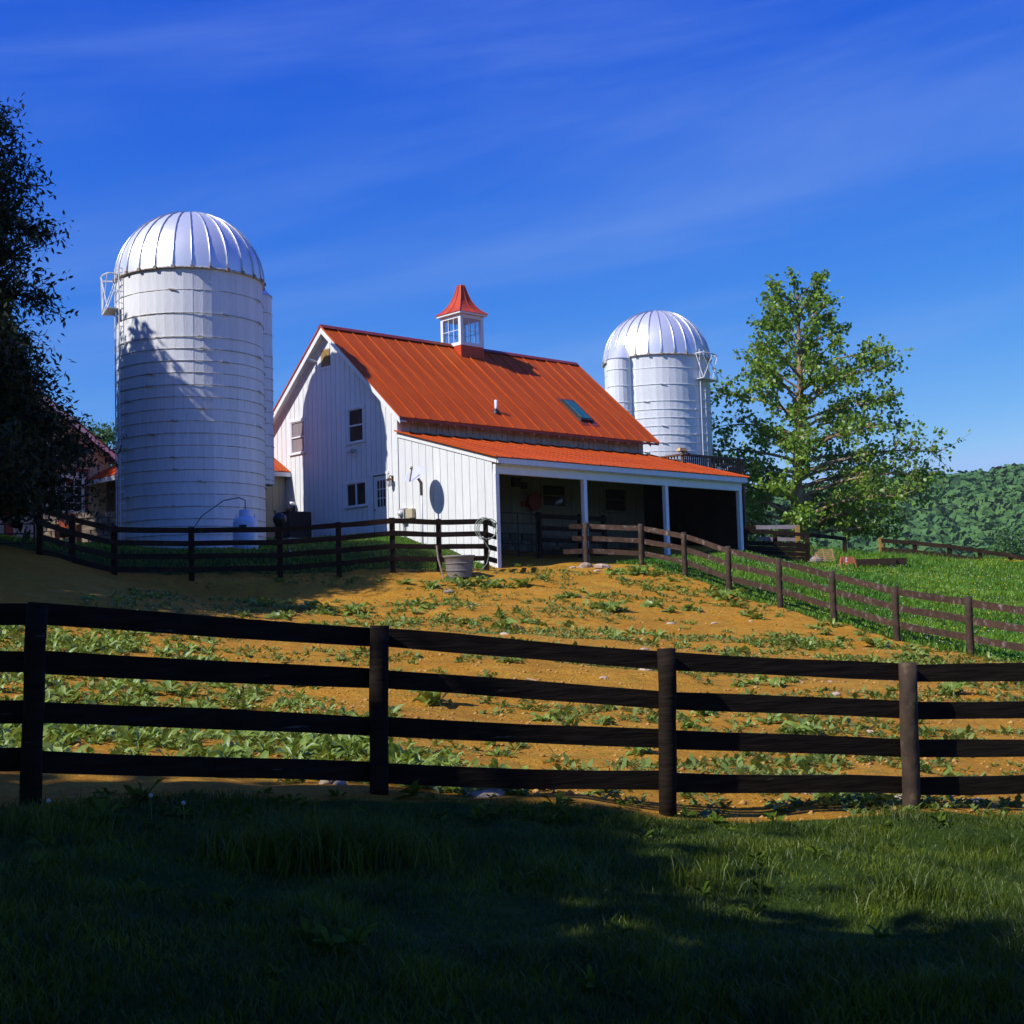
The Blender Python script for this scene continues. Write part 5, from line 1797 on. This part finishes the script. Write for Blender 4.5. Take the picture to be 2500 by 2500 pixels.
DOCK = [dock_mesh(100 + i, n_, ls) for i, (n_, ls) in enumerate(((20, .34), (16, .28), (24, .30), (14, .24), (22, .38), (17, .22)))]
DOCK_LO = [dock_mesh(100 + i, n_, ls, True) for i, (n_, ls) in enumerate(((14, .34), (11, .28), (16, .30), (10, .24), (15, .38), (12, .22)))]
DOCK_ME = [np_mesh('dock_weed', v, f, M['weed']) for v, f in DOCK]


def ground_px(px, py):
    """first meeting of the sight line with the terrain"""
    r = ray(px, py)
    ds = np.linspace(9, 70, 900)
    z = height(r[0] * ds, ds)
    k = np.argmax(r[2] * ds <= z)
    return r * ds[k]


# clumps one can pick out on the bare dirt (photograph pixel, relative size)
CL_PX = [(640, 1475, 1.1), (700, 1470, .9), (748, 1480, 1.1), (790, 1492, 1.1), (860, 1492, 1.0), (600, 1500, .9), (690, 1505, 1.0), (880, 1520, .8), (960, 1525, .9), (1000, 1518, .9), (1050, 1430, .9), (1090, 1440, .7), (1130, 1425, 1.2), (1165, 1418, 1.2),
         (1200, 1425, 1.2), (1240, 1430, 1.0), (1280, 1425, 1.0), (1110, 1460, .7), (1040, 1480, .8), (1080, 1505, .8), (1150, 1520, 1.0), (1190, 1510, .9), (1230, 1530, 1.0), (1280, 1515, .9), (1320, 1520, .7), (1390, 1525, .9), (1500, 1395, 1.3), (1535, 1398, 1.2), (1560, 1396, 1.1), (1520, 1412, 1.0),
         (1590, 1400, .9), (1640, 1412, .8), (1660, 1430, .7), (1450, 1480, 1.2), (1485, 1488, 1.2), (1520, 1485, .9), (1600, 1475, .9), (1630, 1490, 1.0), (1690, 1485, 1.0), (1740, 1450, 1.2), (1770, 1460, 1.1), (1800, 1475, 1.2), (1820, 1498, .9), (1370, 1455, .9), (1395, 1452, .7), (1330, 1410, .8),
         (1850, 1505, .8), (1900, 1500, .7), (1990, 1530, 1.0), (2010, 1545, .9), (1885, 1548, .8), (1930, 1560, .9), (1960, 1575, .9), (1840, 1570, .9), (1790, 1590, .9), (1720, 1585, .8), (1760, 1600, .7), (2100, 1545, .8), (2140, 1575, 1.1), (2215, 1605, 1.2), (2240, 1600, .9), (2290, 1610, .9), (2060, 1560, .7),
         (1560, 1625, 1.0), (1690, 1630, .8), (1800, 1670, 1.0), (1840, 1665, .9), (1900, 1672, .9), (1930, 1660, .8), (2180, 1680, .8), (2320, 1690, .9), (2400, 1690, .8), (2350, 1660, .8), (2480, 1665, .9), (1245, 1612, .8), (1240, 1540, .7), (1060, 1712, .9), (960, 1730, .8), (1330, 1755, .8), (1390, 1770, .7), (1470, 1760, .7),
         (1670, 1750, 1.0), (1720, 1740, .8), (1690, 1770, .8), (1880, 1760, 1.0), (1975, 1790, 1.1), (1940, 1785, .9), (1500, 1800, .7), (1560, 1835, .7), (2080, 1940, 1.1), (2110, 1950, 1.0), (1905, 1975, .8), (2050, 1955, .9), (1680, 1935, .6), (985, 1420, .7), (1000, 1433, .6), (925, 1415, .6), (870, 1405, .6)]
GRP = 'dock weeds dotted over the bare dirt'
for i, (px, py, s) in enumerate(CL_PX):
    p = ground_px(px, py + 6)
    sc = s * rng.uniform(1.0, 1.3) * (1.12 if p[1] > 25 else .85)
    o = link('dock_weed', DOCK_ME[i % 6], None, (p[0], p[1], p[2] - .01), (0, 0, rng.uniform(0, 6.3)), (sc, sc, sc * rng.uniform(.8, 1.1)))
    if py > 1600:
        zone = 'dock weed clump on bare dirt seen between the foreground fence boards'
    elif px < 1010:
        zone = 'dock weed clump on the dirt near the tree shadow edge at left'
    elif py < 1445 and px < 1350:
        zone = 'dock weed clump on the dirt just below the stock tub and shed corner'
    elif px >= 1690:
        zone = 'dock weed clump on the dirt slope beside the rail fence'
    elif py < 1445:
        zone = 'dock weed clump on the dirt below the start of the rail fence'
    else:
        zone = 'dock weed clump in the middle of the bare dirt slope'
    tag(o, zone, 'weed', GRP)


def scatter_meshes(name, label, cat, pts, scl, mat, srcs, seed):
    g = np.random.default_rng(seed)
    VV, FF, o = [], [], 0
    for (p, s) in zip(pts, scl):
        v, f = srcs[int(g.integers(0, len(srcs)))]
        a = g.uniform(0, 2 * PI)
        c, sn = math.cos(a), math.sin(a)
        Rm = np.array([[c, -sn, 0], [sn, c, 0], [0, 0, 1]])
        VV.append((v * s) @ Rm.T + p)
        FF.append(f + o)
        o += len(v)
    ob_ = link(name, np_mesh(name, np.concatenate(VV), np.concatenate(FF), mat))
    return tag(ob_, label, cat, kind='stuff')


# dense weed bed behind the left half of the foreground fence
g = np.random.default_rng(9)
pts, scl = [], []
while len(pts) < 2500:
    y = g.uniform(11.6, 25)
    x = g.uniform(-9.5, 3.2)
    t = (y - 12) / 10
    dens = (1.0 if y < 13.6 else (.62 if y < 15.5 else .42)) * float(sstep(1.6 - t * 4.6, -1.2 - t * 4.6, np.array(x)))
    dens *= .25 + 1.5 * float(vnoise(np.array(x / .9), np.array(y / .9), 21)) ** 1.5
    fy = np.interp(x, [FPOST[0][0], FPOST[1][0], FPOST[2][0], FPOST[3][0]], [FPOST[i][1] for i in range(4)])
    if y < fy + .15 or g.uniform() > dens:
        continue
    pts.append((x, y, hz(x, y)))
    scl.append(g.uniform(.30, .66))
scatter_meshes('weed_bed', 'dense bed of broad-leaved weeds behind the left foreground fence', 'weeds', np.array(pts), scl, M['weed'], DOCK_LO, 5)
# smaller weeds in loose drifts over the whole paddock
N = 5200
x = g.uniform(-9, 14, N)
y = 12 + 34 * g.uniform(0, 1, N) ** 1.1
nn = vnoise(x / 2.1, y / 2.1, 131) * .6 + vnoise(x / .7, y / .7, 133) * .4
ok = in_poly(x, y, PADDOCK) & (nn > .60)
x, y = x[ok], y[ok]
scatter_meshes('weed_drifts', 'loose drifts of small leafy weeds over the dirt paddock', 'weeds', np.stack([x, y, height(x, y)], 1), g.uniform(.22, .62, len(x)) * (.75 + .5 * sstep(18, 40, y)), M['weed'], DOCK_LO, 15)
# low ground cover and tiny weeds on the dirt
def tiny_mesh(seed, n_, ls):
    q = np.random.default_rng(seed)
    Vv, Ff = [], []
    for i in range(n_):
        a, el, L = q.uniform(0, 2 * PI), q.uniform(.1, 1.0), ls * q.uniform(.5, 1.1)
        d = np.array([math.cos(a) * math.cos(el), math.sin(a) * math.cos(el), math.sin(el)])
        s = np.array([-math.sin(a), math.cos(a), 0])
        b = np.array([q.normal() * ls * .3, q.normal() * ls * .3, 0])
        o = len(Vv)
        Vv += [b, b + d * L * .5 + s * L * .2, b + d * L - np.array([0, 0, L * .12]), b + d * L * .5 - s * L * .2]
        Ff.append((o, o + 1, o + 2, o + 3))
    return np.array(Vv), np.array(Ff)


TINY = [tiny_mesh(200 + i, n_, ls) for i, (n_, ls) in enumerate(((7, .09), (6, .12), (9, .08)))]
N = 30000
x = g.uniform(-9, 14, N)
y = 12 + 33 * g.uniform(0, 1, N) ** 1.3
nn = vnoise(x / 1.3, y / 1.3, 31) * .65 + vnoise(x / .4, y / .4, 33) * .35
ok = in_poly(x, y, PADDOCK) & (nn > .53) & (g.uniform(size=N) < (.5 + .5 * sstep(-3, 3, x)))
x, y = x[ok], y[ok]
zz = height(x, y)
scatter_meshes('ground_cover', 'sparse tiny green weeds speckling the bare dirt', 'weeds', np.stack([x, y, zz], 1), g.uniform(.7, 1.7, len(x)), M['groundcover'], TINY, 6)


# clods and pebbles on the dirt
N = 9000
x = g.uniform(-9, 13, N)
y = 12 + 32 * g.uniform(0, 1, N) ** 1.4
ok = in_poly(x, y, PADDOCK)
x, y = x[ok], y[ok]
zz = height(x, y)
oc_v = np.array([(1, 0, 0), (-1, 0, 0), (0, 1, 0), (0, -1, 0), (0, 0, .7), (0, 0, -.5)], float)
oc_f = np.array([(0, 2, 4), (2, 1, 4), (1, 3, 4), (3, 0, 4), (2, 0, 5), (1, 2, 5), (3, 1, 5), (0, 3, 5)])
M['clod'] = mk('dirt_clod', (.38, .18, .03), (.54, .32, .09), 3, .95, lo=.4, hi=.62)
scatter_meshes('dirt_clods', 'loose clods and pebbles over the orange dirt', 'clods', np.stack([x, y, zz], 1), g.uniform(.012, .055, len(x)) * g.uniform(.5, 1, len(x)), M['clod'], [(oc_v, oc_f)], 8)


# ------------------------------------------------------------------ grass
def blades(name, label, x, y, h, wdt, mat, seed, lean=.35):
    g = np.random.default_rng(seed)
    n_ = len(x)
    z = height(x, y) - .01
    a = g.uniform(0, 2 * PI, n_)
    s = np.stack([np.cos(a), np.sin(a), np.zeros(n_)], 1)
    b = g.uniform(0, 2 * PI, n_)
    ld = np.stack([np.cos(b), np.sin(b), np.zeros(n_)], 1) * (g.uniform(.1, 1, n_) * lean * h)[:, None]
    P = np.stack([x, y, z], 1)
    up = np.array([0, 0, 1.0])
    w2 = (wdt * .5)[:, None]
    hh_ = h[:, None]
    v0, v1 = P - s * w2, P + s * w2
    m_ = P + up * hh_ * .55 + ld * .35
    v2, v3 = m_ + s * w2 * .75, m_ - s * w2 * .75
    v4 = P + up * hh_ * g.uniform(.85, 1, (n_, 1)) + ld * 1.1
    V_ = np.stack([v0, v1, v2, v3, v4], 1).reshape(-1, 3)
    base = np.arange(n_)[:, None] * 5
    o = link(name, np_mesh(name, V_, [base + np.array([[0, 1, 2, 3]]), base + np.array([[3, 2, 4]])], mat))
    return tag(o, label, 'grass', kind='stuff')


g = np.random.default_rng(15)
N = 150000
y = 4.6 + 9.2 * g.uniform(0, 1, N) ** .9
x = (g.uniform(-60, 2600, N) - 1250) / F * y * 1.05
fx = [f_left[0]] + [p[0] for p in FPOST] + [f_right[0]]
fy = [f_left[1]] + [p[1] for p in FPOST] + [f_right[1]]
edge = np.interp(x, fx, fy) - .18 + .45 * (vnoise(x / .6, y / .6, 71) - .5) - .25 * np.exp(-((x - 2.2) / 1.1) ** 2)
ok = y < edge
x, y = x[ok], y[ok]
cl = vnoise(x / .5, y / .5, 41)
h = (.025 + .075 * cl ** 1.5) * g.uniform(.5, 1.5, len(x)) * (1 + .9 * sstep(8.5, 5.5, y) * vnoise(x / .9, y / .9, 43))
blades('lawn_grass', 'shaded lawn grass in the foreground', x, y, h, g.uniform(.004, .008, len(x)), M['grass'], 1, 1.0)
# broad-leaved weeds in the shaded lawn and along the fence foot
pts, scl = [], []
while len(pts) < 95:
    px = g.uniform(0, 2500)
    y = g.uniform(6.2, 12.0)
    x = (px - 1250) / F * y
    e_ = float(np.interp(x, fx, fy))
    if y > e_ + .1 or (y < e_ - .9 and g.uniform() > .22):
        continue
    pts.append((x, y, hz(x, y) + .01))
    scl.append(g.uniform(.18, .48))
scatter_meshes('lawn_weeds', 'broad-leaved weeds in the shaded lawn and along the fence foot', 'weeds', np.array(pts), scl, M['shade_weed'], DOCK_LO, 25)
# taller tufts
tx, ty, th = [], [], []
for (px, py, n_, hh_) in ((820, 2420, 900, .34), (700, 2440, 500, .28), (950, 2380, 420, .30), (150, 2300, 160, .22), (1350, 2420, 240, .2), (2250, 2330, 240, .22), (600, 2250, 160, .18), (1750, 2380, 200, .2)):
    p = ground_px(px, min(py, 2380))
    d = p[1] * (1 - max(0, py - 2380) / 2200)
    tx.append(p[0] + g.normal(size=n_) * .20)
    ty.append(d + g.normal(size=n_) * .16)
    th.append(hh_ * g.uniform(.5, 1.2, n_))
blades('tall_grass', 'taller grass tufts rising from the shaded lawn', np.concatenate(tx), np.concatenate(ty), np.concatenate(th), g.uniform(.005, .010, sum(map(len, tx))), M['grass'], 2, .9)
# meadow right of the rail fence
N = 110000
y = 27 + 37 * g.uniform(0, 1, N)
x = (g.uniform(1500, 2750, N) - 1250) / F * y
ok = ~in_poly(x, y, PADDOCK)
U_ = (x - BC[0]) * DX[0] + (y - BC[1]) * DX[1]
Vv_ = (x - BC[0]) * DY[0] + (y - BC[1]) * DY[1]
ok &= ~((U_ < 13) & (Vv_ > -5.4))
x, y = x[ok], y[ok]
h = (.07 + .12 * vnoise(x / 1.1, y / 1.1, 51)) * g.uniform(.6, 1.3, len(x)) * (1 + 1.2 * sstep(56, 61, y))
blades('meadow_grass', 'sunlit green meadow grass right of the rail fence', x, y, h, g.uniform(.02, .04, len(x)), M['meadow'], 3, .8)
# yard grass round the silo and gable
N = 26000
y = g.uniform(41, 58, N)
x = (g.uniform(-60, 1210, N) - 1250) / F * y
U_ = (x - BC[0]) * DX[0] + (y - BC[1]) * DX[1]
ok = ~in_poly(x, y, PADDOCK) & (U_ < -.1) & (np.hypot(x - SLX, y - SLY) > 2.5)
x, y = x[ok], y[ok]
blades('yard_grass', 'grass of the yard round silo and barn gable', x, y, (.06 + .08 * vnoise(x, y, 5)) * g.uniform(.6, 1.3, len(x)), g.uniform(.02, .035, len(x)), M['meadow'], 4, .7)


# flowers
def dots(name, label, cat, x, y, zoff, r, mat):
    zz = height(x, y) + zoff
    return scatter_meshes(name, label, cat, np.stack([x, y, zz], 1), r, mat, [(oc_v, oc_f)], 12)


N = 900
y = g.uniform(30, 58, N)
x = (g.uniform(1700, 2700, N) - 1250) / F * y
ok = ~in_poly(x, y, PADDOCK)
dots('clover_flowers', 'white clover flower heads dotted in the meadow', 'flowers', x[ok], y[ok], .12, g.uniform(.012, .022, int(ok.sum())), M['clover'])
N = 260
y = g.uniform(28, 60, N)
x = (g.uniform(1900, 2700, N) - 1250) / F * y
x2 = g.normal(20.0, .9, 110)
y2 = g.normal(57.5, .8, 110)
x, y = np.concatenate([x, x2]), np.concatenate([y, y2])
ok = ~in_poly(x, y, PADDOCK)
dots('buttercups', 'yellow buttercups in the meadow grass', 'flowers', x[ok], y[ok], .20, g.uniform(.018, .035, int(ok.sum())), M['yellow_flower'])
for (px, py, lab) in ((118, 2000, 'leftmost dandelion seed head in the shaded lawn'), (368, 1985, 'dandelion seed head below the fence, middle of three'), (448, 2003, 'rightmost of three dandelion seed heads in the shaded lawn')):
    p = ground_px(px, py + 22)
    dnd = thing('dandelion', lab, 'dandelion', tuple(p))
    MB().tube([(0, 0, -.01), (.005, 0, .07), (0, .004, .145)], .003, 5).build('stem', M['groundcover'], dnd)
    MB().lathe([(0, -.016), (.011, -.011), (.016, 0), (.011, .011), (0, .016)], 10, (0, .004, .165)).build('seed_head', M['seed_head'], dnd)
for (px, py, lab) in ((195, 2208, 'yellow flower at the left in the dark foreground grass'), (272, 2346, 'yellow flower low at the left in the dark grass'), (2016, 2456, 'yellow flower near the lower right edge, left of its neighbour'), (2126, 2458, 'yellow flower near the lower right edge, right of its neighbour')):
    p = ground_px(px, min(2440, py + 20))
    fl = thing('buttercup', lab, 'flower', tuple(p))
    MB().tube([(0, 0, -.01), (.01, 0, .10), (0, .01, .18)], .003, 5).build('stem', M['groundcover'], fl)
    for k in range(5):
        a = 2 * PI * k / 5
        MB().add
        m_ = MB()
        c_, s_ = math.cos(a), math.sin(a)
        m_.add([(0, .01, .18), (.014 * c_ - .008 * s_, .01 + .014 * s_ + .008 * c_, .187), (.02 * c_, .01 + .02 * s_, .192), (.014 * c_ + .008 * s_, .01 + .014 * s_ - .008 * c_, .187)], [(0, 1, 2, 3)])
        m_.build('petal', M['yellow_flower'], fl)

# ------------------------------------------------------------------ haze
hm = bpy.data.materials.new('haze_air')
hm.use_nodes = True
hn, hl = hm.node_tree.nodes, hm.node_tree.links
hn.remove(hn['Principled BSDF'])
hv_ = hn.new('ShaderNodeVolumePrincipled')
hv_.inputs['Color'].default_value = (.82, .90, 1.0, 1)
hv_.inputs['Density'].default_value = HAZE
hl.new(hv_.outputs[0], hn['Material Output'].inputs['Volume'])
zmin, zmax = float(GZ.min()) - 1, float(GZ.max()) + 16
hzb = MB().box(-2700, 2700, -1600, 3300, zmin, zmax).build('haze', hm, None)
tag(hzb, 'pale blue haze in the air over valley and hills', 'haze', kind='stuff')
